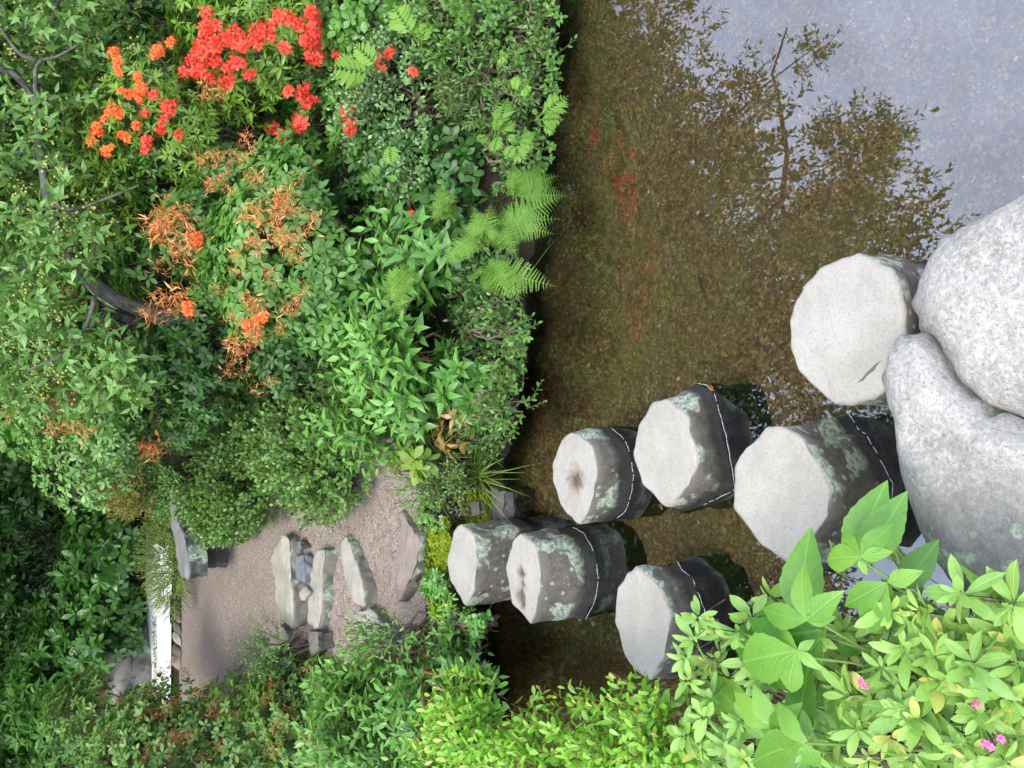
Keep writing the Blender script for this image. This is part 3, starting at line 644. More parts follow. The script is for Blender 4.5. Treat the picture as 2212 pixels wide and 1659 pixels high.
def add_flowers(seed, pts, kind, mat, rng_seed=0, size=1.0, rf=1.0, name='flower_cluster'):
    rng = np.random.RandomState(rng_seed + seed); C0, R, root, base = GEO_BUSH[seed]; ms = trusses(kind, mat)
    for (x, y) in pts:
        p = on_bush(seed, x, y, rf); o = bpy.data.objects.new(name, ms[rng.randint(5)]); COL.objects.link(o); o.parent = root
        n_ = nrm((p - C0) / R + np.array([0, -.4, .5])); q = Vector(n_).to_track_quat('Z', 'Y')
        o.rotation_mode = 'QUATERNION'; from mathutils import Quaternion
        o.rotation_quaternion = q @ Quaternion((0, 0, 1), rng.uniform(0, 6.28)); o.location = [float(v) for v in p - base]; o.scale = [size * rng.uniform(.8, 1.2)] * 3

# ------------------------------------------------------------------ leaf materials (real leaf colours)
A_MID = leafmat('azalea_leaf', (.032, .115, .022), (.10, .27, .06), trans=.3)
A_YEL = leafmat('young_azalea_leaf', (.055, .16, .018), (.17, .36, .045), trans=.34)
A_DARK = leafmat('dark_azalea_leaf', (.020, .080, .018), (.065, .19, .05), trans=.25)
A_BLUE = leafmat('blueberry_leaf', (.055, .15, .065), (.16, .33, .16), (.30, .20, .12), trans=.25)
A_CLETH = leafmat('pointed_leaf', (.035, .14, .035), (.12, .32, .085), trans=.28, rough=.36)
A_FERN = leafmat('fern_leaf', (.05, .165, .028), (.145, .32, .065), trans=.4, rough=.55, spec=.3)
A_CRAB = leafmat('grey_green_leaf', (.038, .125, .035), (.14, .33, .10), trans=.3)
A_BOX = leafmat('small_leaf', (.030, .10, .022), (.11, .26, .065), trans=.25)
A_RHODO = leafmat('rhododendron_leaf', (.022, .090, .024), (.085, .26, .06), trans=.15, rough=.33)
A_LEFT = leafmat('left_azalea_leaf', (.038, .11, .024), (.12, .27, .065), (.24, .12, .05), trans=.3)
A_BRIGHT = leafmat('bright_leaf', (.065, .21, .022), (.19, .46, .065), (.40, .34, .09), trans=.38, rough=.36)
A_KALM = leafmat('laurel_leaf', (.085, .24, .06), (.25, .47, .15), (.50, .44, .12), trans=.3, rough=.45, veins=True)
A_BIG = leafmat('serrated_leaf', (.05, .19, .035), (.17, .38, .08), trans=.36, rough=.42, veins=True)
A_GOLD = leafmat('gold_conifer', (.07, .10, .02), (.26, .30, .06), (.40, .28, .08), trans=.2)
A_CONIF = leafmat('dark_conifer', (.015, .055, .018), (.055, .14, .04), trans=.1, rough=.6)
A_WOOD = leafmat('woodland_leaf', (.018, .06, .014), (.06, .16, .04), trans=.3)
A_GRASS = leafmat('grass_blade', (.05, .14, .02), (.16, .30, .07), (.5, .42, .25), trans=.3)
A_MOSS = leafmat('moss', (.06, .12, .012), (.17, .26, .03), (.2, .14, .05), trans=.2, rough=.9, spec=.05)

def SP(kind, **k):
    fn = whorl if kind == 'w' else shoot
    def f(g, gs, P, A, rng, sc=1.0):
        q = dict(k); q['L'] = q['L'] * sc
        if 'slen' in q: q['slen'] *= sc
        fn(g, gs, P, A, rng, **q)
    return f
Z1 = lambda pts: [(a * .3268, b * .3268) for a, b in pts]
Z2 = lambda pts: [(a * .3268 + 609.9, b * .3268) for a, b in pts]
Z4 = lambda pts: [(a * .3268, b * .3268 + 474.4) for a, b in pts]

# ---- right bank
bush('azalea', 'tall azalea with dense scarlet flower heads and narrow yellow-green leaves on the far right bank', 'azalea', 560, 110, 4.9, 270, 210, .75, SP('w', L=.058, n=(5, 7), tpl=L_LANCE, tint=.45, stem=.07), A_YEL, 1700, 101, nl=12, group='azaleas on the right bank')
add_flowers(101, Z1([(1365,85),(1400,150),(1440,170),(1350,180),(1380,220),(1340,260),(1420,240),(1320,300),(1380,310),(1430,330),(1300,350),(1350,370),(1260,400),(1320,420),(1400,420),(1300,470),(1350,460),(1430,390),(1480,260),(1550,210),(1590,230),(1530,260),(1545,410),(1580,430),(1500,450),(1510,510),(1480,550),(1530,560),(1560,300),(1610,300),(1690,200),(1730,230),(1660,260),(1710,290),(1640,500),(1660,490),(1760,190),(1800,170),(1795,240),(1850,110),(1890,110),(1930,150),(1980,160),(2050,80),(2060,140),(2060,200),(2010,270),(2060,270),(2040,370),(2070,380),(1890,310),(1380,520),(1220,480)])
  + Z2([(190,80),(220,130),(190,180),(210,230),(150,270),(210,290),(190,370),(230,390),(60,150),(110,160),(370,360),(390,340)]) + Z1([(2010,580),(2000,630),(2030,670),(1910,610),(2070,650)]), 'fresh', M_RED, 1, .82)
bush('azalea', 'low azalea with pale whorled leaves and a few red flowers below the scarlet azalea', 'azalea', 740, 290, 4.35, 170, 130, .5, SP('w', L=.055, n=(5, 6), tpl=L_OVAL, tint=.5), A_MID, 620, 102, group='azaleas on the right bank')
add_flowers(102, Z1([(1790,855),(1820,850),(2000,820),(1870,910),(1880,960),(2040,1090)]) + Z2([(430,745),(450,835),(120,815),(180,1090),(10,900)]), 'fresh', M_RED, 1)
bush('azalea', 'azalea bearing scattered orange and red flowers under the leaning tree', 'azalea', 290, 290, 5.9, 260, 170, .8, SP('w', L=.055, n=(5, 7), tpl=L_LANCE, tint=.55), A_YEL, 1150, 103, group='azaleas on the right bank')
add_flowers(103, Z1([(750,350),(780,400),(780,450),(790,480),(1040,330),(1020,370),(910,500),(930,600),(900,620),(920,660),(850,620),(800,610),(750,720),(780,750),(720,750),(690,790),(650,860),(640,900),(600,940),(800,890),(840,910),(740,980),(900,830),(700,1000),(1130,285),(760,340),(940,580),(930,560),(640,840),(1060,350)]), 'fresh', M_ORANGE, 1, .62)
add_flowers(103, Z1([(1100,700),(1130,730),(1090,780),(1070,820),(960,750),(1020,630),(1180,890),(970,930),(965,985),(1150,690),(1060,850)]), 'fresh', M_RED, 2, .7)
bush('azalea', 'large azalea covered in wilted orange flowers with round whorled leaves, middle of the right bank', 'azalea', 590, 545, 4.35, 265, 175, .65, SP('w', L=.056, n=(5, 6), tpl=L_OVAL, tint=.55, elev=.25), A_MID, 1750, 104, nl=13, group='azaleas on the right bank')
bush('azalea', 'azalea with small clusters of fading orange flowers behind the largest wilted one', 'azalea', 390, 570, 5.2, 190, 130, .6, SP('w', L=.056, n=(5, 6), tpl=L_OVAL, tint=.4, elev=.25), A_MID, 900, 105, nl=9, group='azaleas on the right bank')
wl_ = Z1([(1410,620),(1430,670),(1360,700),(1350,1010),(1400,1020),(1450,1020),(1500,1020),(1560,1000),(1600,960),(1650,940),(1580,1050),(1270,1050),(1320,1210),(1380,1200),(1450,1200),(1500,1190),(1660,1150),(1700,1160),(1680,1220),(1900,1290),(1950,1260),(1880,1340),(1750,1350),(1720,1400),(1820,1450),(1700,1480),(1720,1550),(1830,1580),(1890,1400),(2040,1420),(2050,1480),(1930,1230),(1840,1260),(1860,1500),(1780,1420)]) \
  + Z4([(1690,20),(1740,50),(1700,110),(1830,130),(1890,200),(1680,180),(1700,250),(1570,270),(1790,330),(1850,370),(1570,320),(2000,270),(2030,440),(1920,270),(1410,500),(1690,500),(1640,540),(1540,620),(1700,640),(1780,630),(1610,690),(1640,720),(1850,710),(1700,760),(1620,790),(1570,840),(1650,860),(1600,900),(1700,850),(1570,960),(1560,1030),(1600,1040),(1680,1090),(1740,1110),(1900,560),(1950,640),(1960,120),(1900,80),(1670,700),(1590,760),(1540,880)])
add_flowers(104, [(x + rng0.normal() * 12, y + rng0.normal() * 12) for x, y in wl_ for rng0 in [np.random.RandomState(int(x * 7 + y))]], 'wilted', M_WILT, 1, .7, 1.0)
add_flowers(104, Z4([(1740,640), (1720,670), (1630,700)]), 'fresh', M_ORANGE, 5, .7)
add_flowers(105, Z1([(1200,1390),(1180,1420),(1080,1340),(1080,1440),(1100,1480),(1050,1520),(1020,1510),(1280,1560),(1250,1600)]) + Z4([(1040,30),(1060,90),(1110,30),(1030,120),(1290,100),(1270,150),(1150,170),(1160,220),(1040,310),(1240,290),(1080,520),(1110,600),(1180,590),(970,610),(1000,640),(1210,500)]), 'wilted', M_WILT, 1)
add_flowers(105, Z4([(1240,570), (1250,600)]) + Z1([(1290,1580)]), 'fresh', M_ORANGE, 5, .8)
bush('azalea', 'shaded dark green azalea with small star-like leaf whorls under the wilted one', 'azalea', 800, 420, 4.1, 170, 100, .5, SP('w', L=.045, n=(5, 6), tpl=L_OBOV, tint=.35), A_DARK, 700, 106, group='azaleas on the right bank')
add_flowers(106, Z2([(860,1430),(870,1450),(925,1515)]), 'fresh', M_RED, 1, .8, 1.02)
bush('shrub', 'pale green shrub with small rounded leaves at the picture edge beside the scarlet flowers', 'shrub', 790, 10, 4.5, 130, 140, .5, SP('w', L=.05, n=(4, 6), tpl=L_ROUND, tint=.5), A_MID, 620, 107)
bush('shrub', 'dark small-leaved shrub behind the blueberry bush', 'shrub', 760, 130, 4.4, 110, 90, .4, SP('s', L=.035, slen=.12, n=7, tpl=L_OVAL, tint=.35), A_DARK, 420, 108)
bush('blueberry_bush', 'grey-green blueberry bush with tiny rounded leaves near the water', 'blueberry bush', 900, 235, 3.75, 165, 115, .42, SP('s', L=.027, slen=.11, n=9, tpl=L_ROUND, tint=.5, elev=.4, grow=.2), A_BLUE, 640, 109, nl=12)
add_flowers(109, Z2([(665,400),(660,450),(860,480),(715,355)]), 'fresh', M_RED, 7, .7)
bush('shrub', 'leafy low shrub at the picture edge between the blueberry bush and the water', 'shrub', 1010, 60, 3.6, 120, 105, .35, SP('s', L=.042, slen=.10, n=6, tpl=L_OVAL, tint=.45), A_MID, 330, 110)
bush('shrub', 'sprawling green shrub of narrow leaves over twiggy soil above the toothed ferns', 'shrub', 1060, 180, 3.35, 120, 75, .25, SP('s', L=.036, slen=.09, n=6, tpl=L_LANCE, tint=.4), A_MID, 260, 111, inner=.2)
bush('overhanging_shrub', 'arching sprig of bright leaves hanging over the water at the top edge', 'shrub', 1205, 110, 2.95, 75, 50, .16, SP('s', L=.045, slen=.11, n=7, tpl=L_POINT, tint=.65), A_CLETH, 38, 112, inner=.1, anchor=G(1150, 90, 0))
bush('overhanging_shrub', 'small drooping leafy sprig at the waterline just right of the toothed ferns', 'shrub', 1180, 250, 3.05, 45, 30, .12, SP('s', L=.045, slen=.10, n=6, tpl=L_LANCE, tint=.4), A_FERN, 14, 113, inner=.1, anchor=G(1140, 260, 0))
# dense undergrowth behind the ferns and pointed shrubs
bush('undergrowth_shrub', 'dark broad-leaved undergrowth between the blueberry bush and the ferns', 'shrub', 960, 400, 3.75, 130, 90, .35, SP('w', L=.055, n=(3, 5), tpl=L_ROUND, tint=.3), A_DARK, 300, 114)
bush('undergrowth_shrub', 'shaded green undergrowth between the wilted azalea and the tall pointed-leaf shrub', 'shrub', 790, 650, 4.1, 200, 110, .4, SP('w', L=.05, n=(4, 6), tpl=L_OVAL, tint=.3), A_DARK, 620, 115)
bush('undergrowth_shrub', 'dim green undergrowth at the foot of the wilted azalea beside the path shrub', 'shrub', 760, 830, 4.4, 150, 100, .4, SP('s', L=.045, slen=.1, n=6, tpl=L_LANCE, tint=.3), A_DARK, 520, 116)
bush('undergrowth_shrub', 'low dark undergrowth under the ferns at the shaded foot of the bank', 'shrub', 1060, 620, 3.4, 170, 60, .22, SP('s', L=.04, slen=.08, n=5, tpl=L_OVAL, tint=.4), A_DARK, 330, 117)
bush('pointed_leaf_shrub', 'upright shrub with large blue-green pointed leaves right beside the ferns', 'shrub', 905, 580, 3.6, 130, 70, .28, SP('s', L=0.107, slen=.20, n=8, tpl=L_POINT, tint=.35, elev=.3, bend=.5), A_CLETH, 85, 118, stem=M_REDTWIG, inner=.2, upb=1.0, group='pointed-leaf shrubs on the bank')
bush('pointed_leaf_shrub', 'upright shrub with bright green pointed leaves in the middle of the pointed-leaf row', 'shrub', 880, 760, 3.6, 115, 75, .28, SP('s', L=0.101, slen=.20, n=9, tpl=L_POINT, tint=.5, elev=.3, bend=.5), A_CLETH, 95, 119, stem=M_REDTWIG, inner=.2, upb=1.0, group='pointed-leaf shrubs on the bank')
bush('pointed_leaf_shrub', 'pointed-leaf shrub spreading towards the path, nearest the yellow-leaved plant', 'shrub', 850, 895, 3.75, 95, 130, .28, SP('s', L=0.088, slen=.18, n=10, tpl=L_POINT, tint=.5, elev=.35, bend=.5), A_CLETH, 115, 120, stem=M_REDTWIG, inner=.2, upb=1.0, group='pointed-leaf shrubs on the bank')
bush('pointed_leaf_shrub', 'low glossy shrub with broad toothed leaves above the dark water edge', 'shrub', 985, 830, 3.4, 80, 60, .22, SP('w', L=0.094, n=(5, 7), tpl=L_POINT, tint=.45, layers=2), A_CLETH, 60, 121, inner=.2, group='pointed-leaf shrubs on the bank')
bush('bronze_leaf_plant', 'small plant with bronze-tinted leaves beside the yellow-green rosette', 'plant', 985, 925, 3.4, 50, 38, .12, SP('w', L=.07, n=(4, 6), tpl=L_POINT, tint=.5), leafmat('bronze_leaf', (.16, .14, .05), (.33, .24, .12), (.1, .25, .05), trans=.3), 16, 122, inner=.1)
bush('rosette_plant', 'yellow-green rosette of long smooth leaves at the corner of the path', 'plant', 905, 985, 3.55, 45, 40, .12, SP('w', L=.078, n=(5, 7), tpl=L_OBOV, tint=.5, tv=.4), leafmat('yellowing_leaf', (.06, .17, .025), (.20, .32, .045), trans=.3), 9, 123, inner=.0)
bush('cotoneaster', 'little dark twiggy bush with tiny leaves leaning over the black water', 'bush', 1085, 790, 3.28, 68, 58, .16, SP('w', L=.024, n=(5, 7), tpl=L_ROUND, tint=.5, stem=.05, layers=2), A_BOX, 210, 124, inner=.3, nst=30, anchor=G(1075, 800, 0))
bush('shrub', 'thin leafy scrub over the dark bank between the twiggy bush and the rosette', 'shrub', 1050, 900, 3.3, 80, 50, .15, SP('s', L=.032, slen=.08, n=5, tpl=L_OVAL, tint=.35), A_DARK, 90, 125, inner=.2, nst=26)
bush('shrub', 'tiny-leaved bright green shrub at the corner of the bank by the farthest pillar', 'shrub', 905, 1060, 3.65, 60, 45, .16, SP('s', L=.028, slen=.08, n=7, tpl=L_LANCE, tint=.6), A_CLETH, 75, 126, inner=.2)
bush('groundcover_bush', 'mossy clump of tiny leaves against the farthest pillar', 'bush', 935, 1105, 3.6, 45, 35, .14, SP('w', L=.018, n=(5, 7), tpl=L_ROUND, tint=.6), A_BOX, 190, 127, inner=.2)
bush('groundcover_bush', 'small-leaved ground cover on the edge rock above the water', 'bush', 980, 1040, 3.45, 60, 45, .15, SP('s', L=.022, slen=.06, n=6, tpl=L_OVAL, tint=.5), A_BOX, 130, 128, inner=.2)
# shrubs right of the path
bush('shrub', 'dense small-leaved green shrub overhanging the right side of the path', 'shrub', 690, 975, 4.9, 140, 130, .5, SP('s', L=.040, slen=.11, n=8, tpl=L_ROUND, tint=.5), A_BOX, 900, 129, nl=14, group='small-leaved shrubs right of the path')
bush('shrub', 'spreading small-leaved shrub behind the one overhanging the path', 'shrub', 550, 950, 5.7, 170, 120, .7, SP('s', L=.042, slen=.12, n=8, tpl=L_ROUND, tint=.4), A_BOX, 1000, 130, nl=14, group='small-leaved shrubs right of the path')
bush('shrub', 'low small-leaved shrub at the bend of the path in front of the stone bench', 'shrub', 490, 1085, 6.3, 75, 75, .5, SP('s', L=.042, slen=.11, n=8, tpl=L_ROUND, tint=.45), A_BOX, 600, 131, nl=10, group='small-leaved shrubs right of the path')
bush('azalea', 'distant azalea with light small leaves and specks of rust-orange flowers', 'azalea', 190, 900, 7.4, 190, 160, .9, SP('w', L=.055, n=(5, 6), tpl=L_OBOV, tint=.55), A_CRAB, 1500, 132, nl=13)
add_flowers(132, Z4([(340,1130),(340,1200),(450,1180),(440,1240),(500,1340),(580,1400),(330,1360),(440,1390),(430,470),(480,530),(690,690),(550,760),(300,1240),(80,1260),(460,1150),(350,1400)]), 'wilted', M_WILT, 1, 1.1)
bush('azalea', 'shaded azalea with rust-red flowers above the path shrubs', 'azalea', 330, 880, 6.3, 140, 120, .6, SP('w', L=.05, n=(5, 6), tpl=L_LANCE, tint=.35), A_MID, 850, 133)
add_flowers(133, Z4([(730,1130),(650,1340),(760,1480),(1000,1510),(940,1500),(720,1570),(1260,950),(1250,970),(980,1490),(1020,1530)]), 'wilted', M_WILT, 1, 1.1)
bush('golden_conifer', 'small golden-green conifer behind the path shrubs', 'conifer', 285, 1040, 8.2, 95, 75, .5, SP('s', L=.04, slen=.09, n=9, tpl=L_NARROW, tint=.6, elev=.7), A_GOLD, 700, 134)
bush('trailing_shrub', 'bright feathery trailing shrub spilling over the white sand edging', 'shrub', 362, 1210, 8.1, 115, 26, .35, SP('s', L=.035, slen=.14, n=10, tpl=L_NARROW, tint=.6, elev=.6), leafmat('feathery_leaf', (.08, .20, .03), (.22, .42, .08), trans=.35), 620, 135, nl=14, inner=.2, upb=.2)
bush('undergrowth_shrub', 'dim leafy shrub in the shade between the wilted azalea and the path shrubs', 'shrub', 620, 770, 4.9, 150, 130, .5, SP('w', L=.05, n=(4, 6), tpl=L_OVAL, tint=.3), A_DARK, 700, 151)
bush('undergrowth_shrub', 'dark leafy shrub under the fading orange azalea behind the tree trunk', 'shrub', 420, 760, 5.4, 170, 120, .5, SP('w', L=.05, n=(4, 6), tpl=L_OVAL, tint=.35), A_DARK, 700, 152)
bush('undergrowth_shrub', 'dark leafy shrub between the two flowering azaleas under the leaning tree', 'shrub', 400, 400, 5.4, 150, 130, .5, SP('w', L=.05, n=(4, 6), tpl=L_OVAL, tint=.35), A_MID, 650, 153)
bush('shrub', 'dark green shrub at the picture edge behind the scarlet azalea', 'shrub', 330, 10, 5.8, 130, 120, .5, SP('w', L=.055, n=(4, 6), tpl=L_OVAL, tint=.35), A_MID, 500, 154)
bush('shrub', 'bright small-leaved shrub between the golden conifer and the stone bench', 'shrub', 372, 1050, 7.6, 80, 50, .4, SP('s', L=.045, slen=.11, n=8, tpl=L_LANCE, tint=.6), A_CLETH, 420, 155)
for (x_, y_, sd_, lb_) in [(1110, 700, 161, 'low sprigs hanging over the black water below the pointed-leaf shrubs'), (1105, 880, 162, 'thin sprigs over the black water below the little twiggy bush'), (1150, 330, 163, 'sprigs drooping into the water between the toothed and the feathery ferns'), (1185, 30, 164, 'sprigs over the water at the very edge of the picture'), (1165, 180, 165, 'low sprigs along the water between the arching sprig and the picture edge')]:
    bush('overhanging_shrub', lb_, 'shrub', x_, y_, 3.0, 75, 32, .14, SP('s', L=.034, slen=.09, n=7, tpl=L_OVAL, tint=.4), A_MID, 60, sd_, inner=.1, anchor=G(x_ - 45, y_, 0), group='sprigs hanging over the water')
bush('groundcover_bush', 'mossy sprouts filling the gap between the lowest step and the farthest pillar', 'bush', 948, 1190, 3.55, 75, 16, .10, SP('w', L=.020, n=(4, 6), tpl=L_ROUND, tint=.6, stem=.01), A_MOSS, 420, 171, inner=.3, nst=3)
bush('groundcover_bush', 'fresh green sprouts at the left end of the lowest step', 'bush', 940, 1270, 3.5, 45, 20, .10, SP('w', L=.028, n=(4, 6), tpl=L_OVAL, tint=.6, stem=.02), A_CLETH, 110, 172, inner=.3, nst=3)
# ---- left side of the path
bush('azalea', 'big rounded azalea with brown spent flowers left of the upper path', 'azalea', 440, 1615, 6.0, 180, 225, .8, SP('w', L=.05, n=(5, 6), tpl=L_OVAL, tint=.42), A_LEFT, 2200, 136, nl=16, group='azaleas left of the path')
bush('azalea', 'rounded green azalea left of the stone steps, in front of the biggest left one', 'azalea', 680, 1540, 4.9, 150, 140, .6, SP('w', L=.045, n=(5, 6), tpl=L_OVAL, tint=.5), A_LEFT, 1300, 137, nl=13, group='azaleas left of the path')
bush('azalea', 'azalea at the far left corner rising towards the woodland', 'azalea', 190, 1620, 8.0, 150, 110, .8, SP('w', L=.055, n=(5, 6), tpl=L_OVAL, tint=.45), A_LEFT, 1000, 138, nl=12, group='azaleas left of the path')
rng = np.random.RandomState(7)
add_flowers(136, [(rng.uniform(200, 600), rng.uniform(1440, 1650)) for _ in range(46)], 'wilted', M_BROWN, 1, .75, .95)
add_flowers(137, [(rng.uniform(560, 780), rng.uniform(1430, 1650)) for _ in range(22)], 'wilted', M_BROWN, 1, .65, .95)
bush('shrub', 'small feathery shrub peeping out beside the upper path', 'shrub', 580, 1410, 5.3, 50, 45, .2, SP('s', L=.03, slen=.1, n=9, tpl=L_LANCE, tint=.3), A_CLETH, 150, 139)
bush('pointed_leaf_shrub', 'leafy mass of pointed leaves on red stems left of the lowest step', 'shrub', 860, 1540, 3.85, 120, 150, .35, SP('s', L=0.081, slen=.20, n=10, tpl=L_POINT, tint=.42, elev=.35, bend=.5), A_CLETH, 250, 140, stem=M_REDTWIG, upb=.9, nl=12, group='pointed-leaf shrubs on the left bank')
bush('pointed_leaf_shrub', 'dark pointed leaves leaning over the black water on the left bank', 'shrub', 985, 1500, 3.35, 95, 75, .22, SP('s', L=0.083, slen=.18, n=8, tpl=L_POINT, tint=.25, elev=.35, bend=.3), A_CLETH, 110, 141, stem=M_REDTWIG, upb=.9, group='pointed-leaf shrubs on the left bank')
bush('pointed_leaf_shrub', 'light sprigs of narrow leaves growing by the lowest step', 'shrub', 870, 1385, 3.75, 60, 70, .2, SP('s', L=.045, slen=.12, n=7, tpl=L_LANCE, tint=.5, bend=.4), A_CLETH, 75, 142, inner=.15, group='pointed-leaf shrubs on the left bank')
bush('shrub', 'bright small-leaved sprigs between the farthest pillar and the lowest step', 'shrub', 955, 1300, 3.55, 75, 32, .14, SP('w', L=.035, n=(5, 6), tpl=L_LANCE, tint=.7), A_BRIGHT, 75, 143, inner=.1)
bush('shrub', 'small round-leaved sprigs beside the farthest pillar over dark water', 'shrub', 1035, 1345, 3.25, 32, 34, .1, SP('w', L=.03, n=(5, 7), tpl=L_ROUND, tint=.5), A_CLETH, 45, 144, inner=.1, anchor=G(1010, 1345, 0))
bush('shrub', 'dark glossy leaves under the sprigs beside the farthest pillar', 'shrub', 985, 1370, 3.45, 45, 40, .12, SP('s', L=.05, slen=.1, n=6, tpl=L_POINT, tint=.15), A_CLETH, 40, 145, inner=.1)

# ------------------------------------------------------------------ ferns
def toothed(nt=9):
    V = []; T = []
    for k in range(nt):
        t = k / nt; w = .115 * (1 - t) ** .7 + .012; i = len(V); dt = 1 / nt
        V += [(0, t, 0), (0, t + dt * .9, 0), (w, t + dt * .75, .01), (-w, t + dt * .75, .01)]; T += [(i, i + 2, i + 1), (i, i + 1, i + 3)]
    return np.array(V, float), np.array(T), np.zeros((0, 4), int)
PINNA = toothed(); LOBE = leaf_tpl(.34, .45, 7, .06, .15, 1.3, .14)
def frond(name, b, e, up, mat, root, origin, rng, pairs=17, wid=.34, tpl=PINNA, tint=.5, arch=.12, ang=1.25, start=.16):
    b = np.asarray(b); e = np.asarray(e); Ld = np.linalg.norm(e - b); up = nrm(np.asarray(up, float)); t = np.linspace(0, 1, 12)[:, None]
    q = b * (1 - t) + e * t + up * arch * Ld * np.sin(t * math.pi * .9)
    g = Geo(); g.tube(q, np.linspace(.0022, .0006, 12), 4, .45)
    tt = start + (1 - start) * (np.arange(pairs) + .3) / pairs; P = np.stack([np.interp(tt, t[:, 0], q[:, k]) for k in range(3)], -1)
    Dv = nrm(np.stack([np.interp(tt, t[:, 0], np.gradient(q[:, k])) for k in range(3)], -1)); u = nrm(up - (Dv @ up)[:, None] * Dv); S = np.cross(Dv, u)
    s_ = (tt - start) / (1 - start); prof = np.minimum(1, .45 + 2.2 * s_) * (1 - s_) ** .75 + .03
    for sg in (-1, 1):
        D = S * sg * math.sin(ang) + Dv * math.cos(ang) - u * .08
        put_leaves(g, tpl, P, D, u, wid * Ld * prof, np.clip(tint + .12 * s_ + rng.normal(size=pairs) * .06, 0, .98), rng, .07)
    put_leaves(g, tpl, q[-1:], Dv[-1:], u[-1:], np.array([wid * Ld * .14]), np.array([tint]), rng, .02)
    return g.build(name, mat, root, origin)
CF = lambda p: (p[0] * .2451 + 881, p[1] * .2451 + 338.9)
M_TOPFERN = A_FERN
def fern(label, base, tips, Yb, seed, tint=.5, fn='lady', group='ferns along the pond bank', mat=None, cf=CF, wid=None):
    rng = np.random.RandomState(seed); bx, by = cf(base); a_ = math.atan((bx - 1106) / F); Yb = Yb * math.tan(a_ + math.radians(31)) / math.tan(a_ + PITCH) - .03; bp_ = PT(bx, by, Yb); gz = H1(bp_[0], bp_[1]); org = np.array([bp_[0], bp_[1], min(gz, bp_[2])])
    r = empty('fern', org, label, 'fern', group)
    if fn == 'lady':
        k_ = len(tips)
        for q in range(k_ + 2):
            a_, c_ = tips[rng.randint(k_)], tips[rng.randint(k_)]; f = rng.uniform(.2, .8); sh = rng.uniform(.65, .95)
            tips = tips + [((a_[0] * f + c_[0] * (1 - f) - base[0]) * sh + base[0] + rng.normal() * 60, (a_[1] * f + c_[1] * (1 - f) - base[1]) * sh + base[1] + rng.normal() * 60, a_[2] * .5 + .04)]
    for tx, ty, dY in tips:
        e = PT(*cf((tx, ty)), Yb + dY); b = bp_ + rng.normal(size=3) * .012
        up = np.array([0, -.55, .8]) + rng.normal(size=3) * .12
        if fn == 'lady': frond('frond', b, e, up, mat or A_FERN, r, org, rng, 17, wid or .36, PINNA, tint + rng.uniform(-.15, .2))
        else: frond('frond', b, e, up, mat or A_FERN, r, org, rng, 7, wid or .55, LOBE, tint + rng.uniform(-.1, .15), .08, .95, .30)
    return r
fern('feathery fern hanging over the water, the one nearest the picture edge', (930, 330), [(1310, 165, -.08), (1240, 100, -.05), (960, 170, .0), (930, 60, .03), (1400, 340, -.12), (1000, 250, .0)], 2.98, 1, .45)
fern('large feathery fern with long fronds reaching over the water, centre of the fern row', (820, 620), [(1355, 355, -.14), (1320, 550, -.14), (1060, 540, -.02), (1280, 680, -.14), (900, 430, .06), (820, 860, -.04), (960, 880, -.1)], 2.95, 2, .5)
fern('bright yellow-green fern with upright curled fronds behind the long overhanging ones', (640, 700), [(580, 460, .06), (740, 410, .02), (850, 690, -.05), (650, 760, -.04), (800, 600, -.02), (480, 610, .06), (540, 860, -.02), (420, 880, .03), (310, 950, .05), (700, 500, .0)], 2.95, 3, .8)
fern('feathery fern beside the pointed-leaf shrub with one broad frond over the black water', (720, 960), [(1285, 1140, -.18), (910, 1225, -.12), (910, 1010, -.12), (720, 1080, -.1), (560, 1100, -.05), (1000, 1240, -.16), (760, 890, -.04), (680, 1200, -.06)], 2.93, 4, .5)
fern('small fern high in the undergrowth behind the fern row', (330, 470), [(240, 450, .03), (300, 250, .05), (430, 300, .03), (200, 560, .02), (260, 540, .0), (430, 560, -.03)], 3.25, 5, .55)
C5f = lambda p: (p[0] * .3268 * 1.1115 + 609.9, p[1] * .3268 * 1.1115 * .98 + 474.4)
fern('small bright fern growing among the pointed-leaf shrubs', (840, 350), [(660, 480, .0), (690, 560, -.03), (780, 500, -.03), (860, 330, -.03), (740, 400, .02)], 3.15, 6, .65, cf=lambda p: (p[0] * .3268 + 609.9, p[1] * .3268 + 474.4))
S2 = lambda p: (p[0] * .3268 + 609.9, p[1] * .3268)
fern('pair of pale lobed fern fronds at the picture edge near the scarlet azalea', (900, 330), [(740, 50, .05), (960, 150, -.02), (900, 130, .0)], 3.45, 7, .85, 'lobed', cf=S2, wid=.6)
fern('pale lobed fern frond standing out beside the blueberry bush', (640, 480), [(340, 450, .04), (480, 300, .02)], 3.6, 8, .85, 'lobed', cf=S2, wid=.55)
fern('green lobed fern with toothed fronds below the blueberry bush', (1400, 880), [(1480, 670, .02), (1540, 800, -.02), (1400, 1000, -.03), (1290, 930, .0), (1440, 760, .0)], 3.0, 9, .45, 'lobed', cf=S2)
fern('lobed fern with spreading toothed fronds at the waterline above the feathery ferns', (1540, 960), [(1670, 880, -.03), (1600, 1070, -.05), (1670, 970, -.06), (1480, 1040, -.02), (1500, 890, .0)], 2.9, 10, .5, 'lobed', cf=S2)
fern('toothed fern trailing into the pond by the drooping sprig', (1690, 800), [(1760, 720, -.02), (1880, 640, -.04), (1800, 870, -.05), (1850, 790, -.06), (1660, 720, .0)], 2.82, 11, .45, 'lobed', cf=S2)
fern('small yellow-green lobed fern low by the water', (1560, 560), [(1640, 540, -.01), (1600, 640, -.03), (1540, 500, .0), (1640, 610, -.03)], 2.9, 12, .8, 'lobed', cf=S2)
fern('single small yellow lobed frond in the twiggy scrub', (1420, 360), [(1500, 360, -.01), (1450, 430, -.02), (1460, 330, .0)], 3.0, 13, .9, 'lobed', cf=S2)
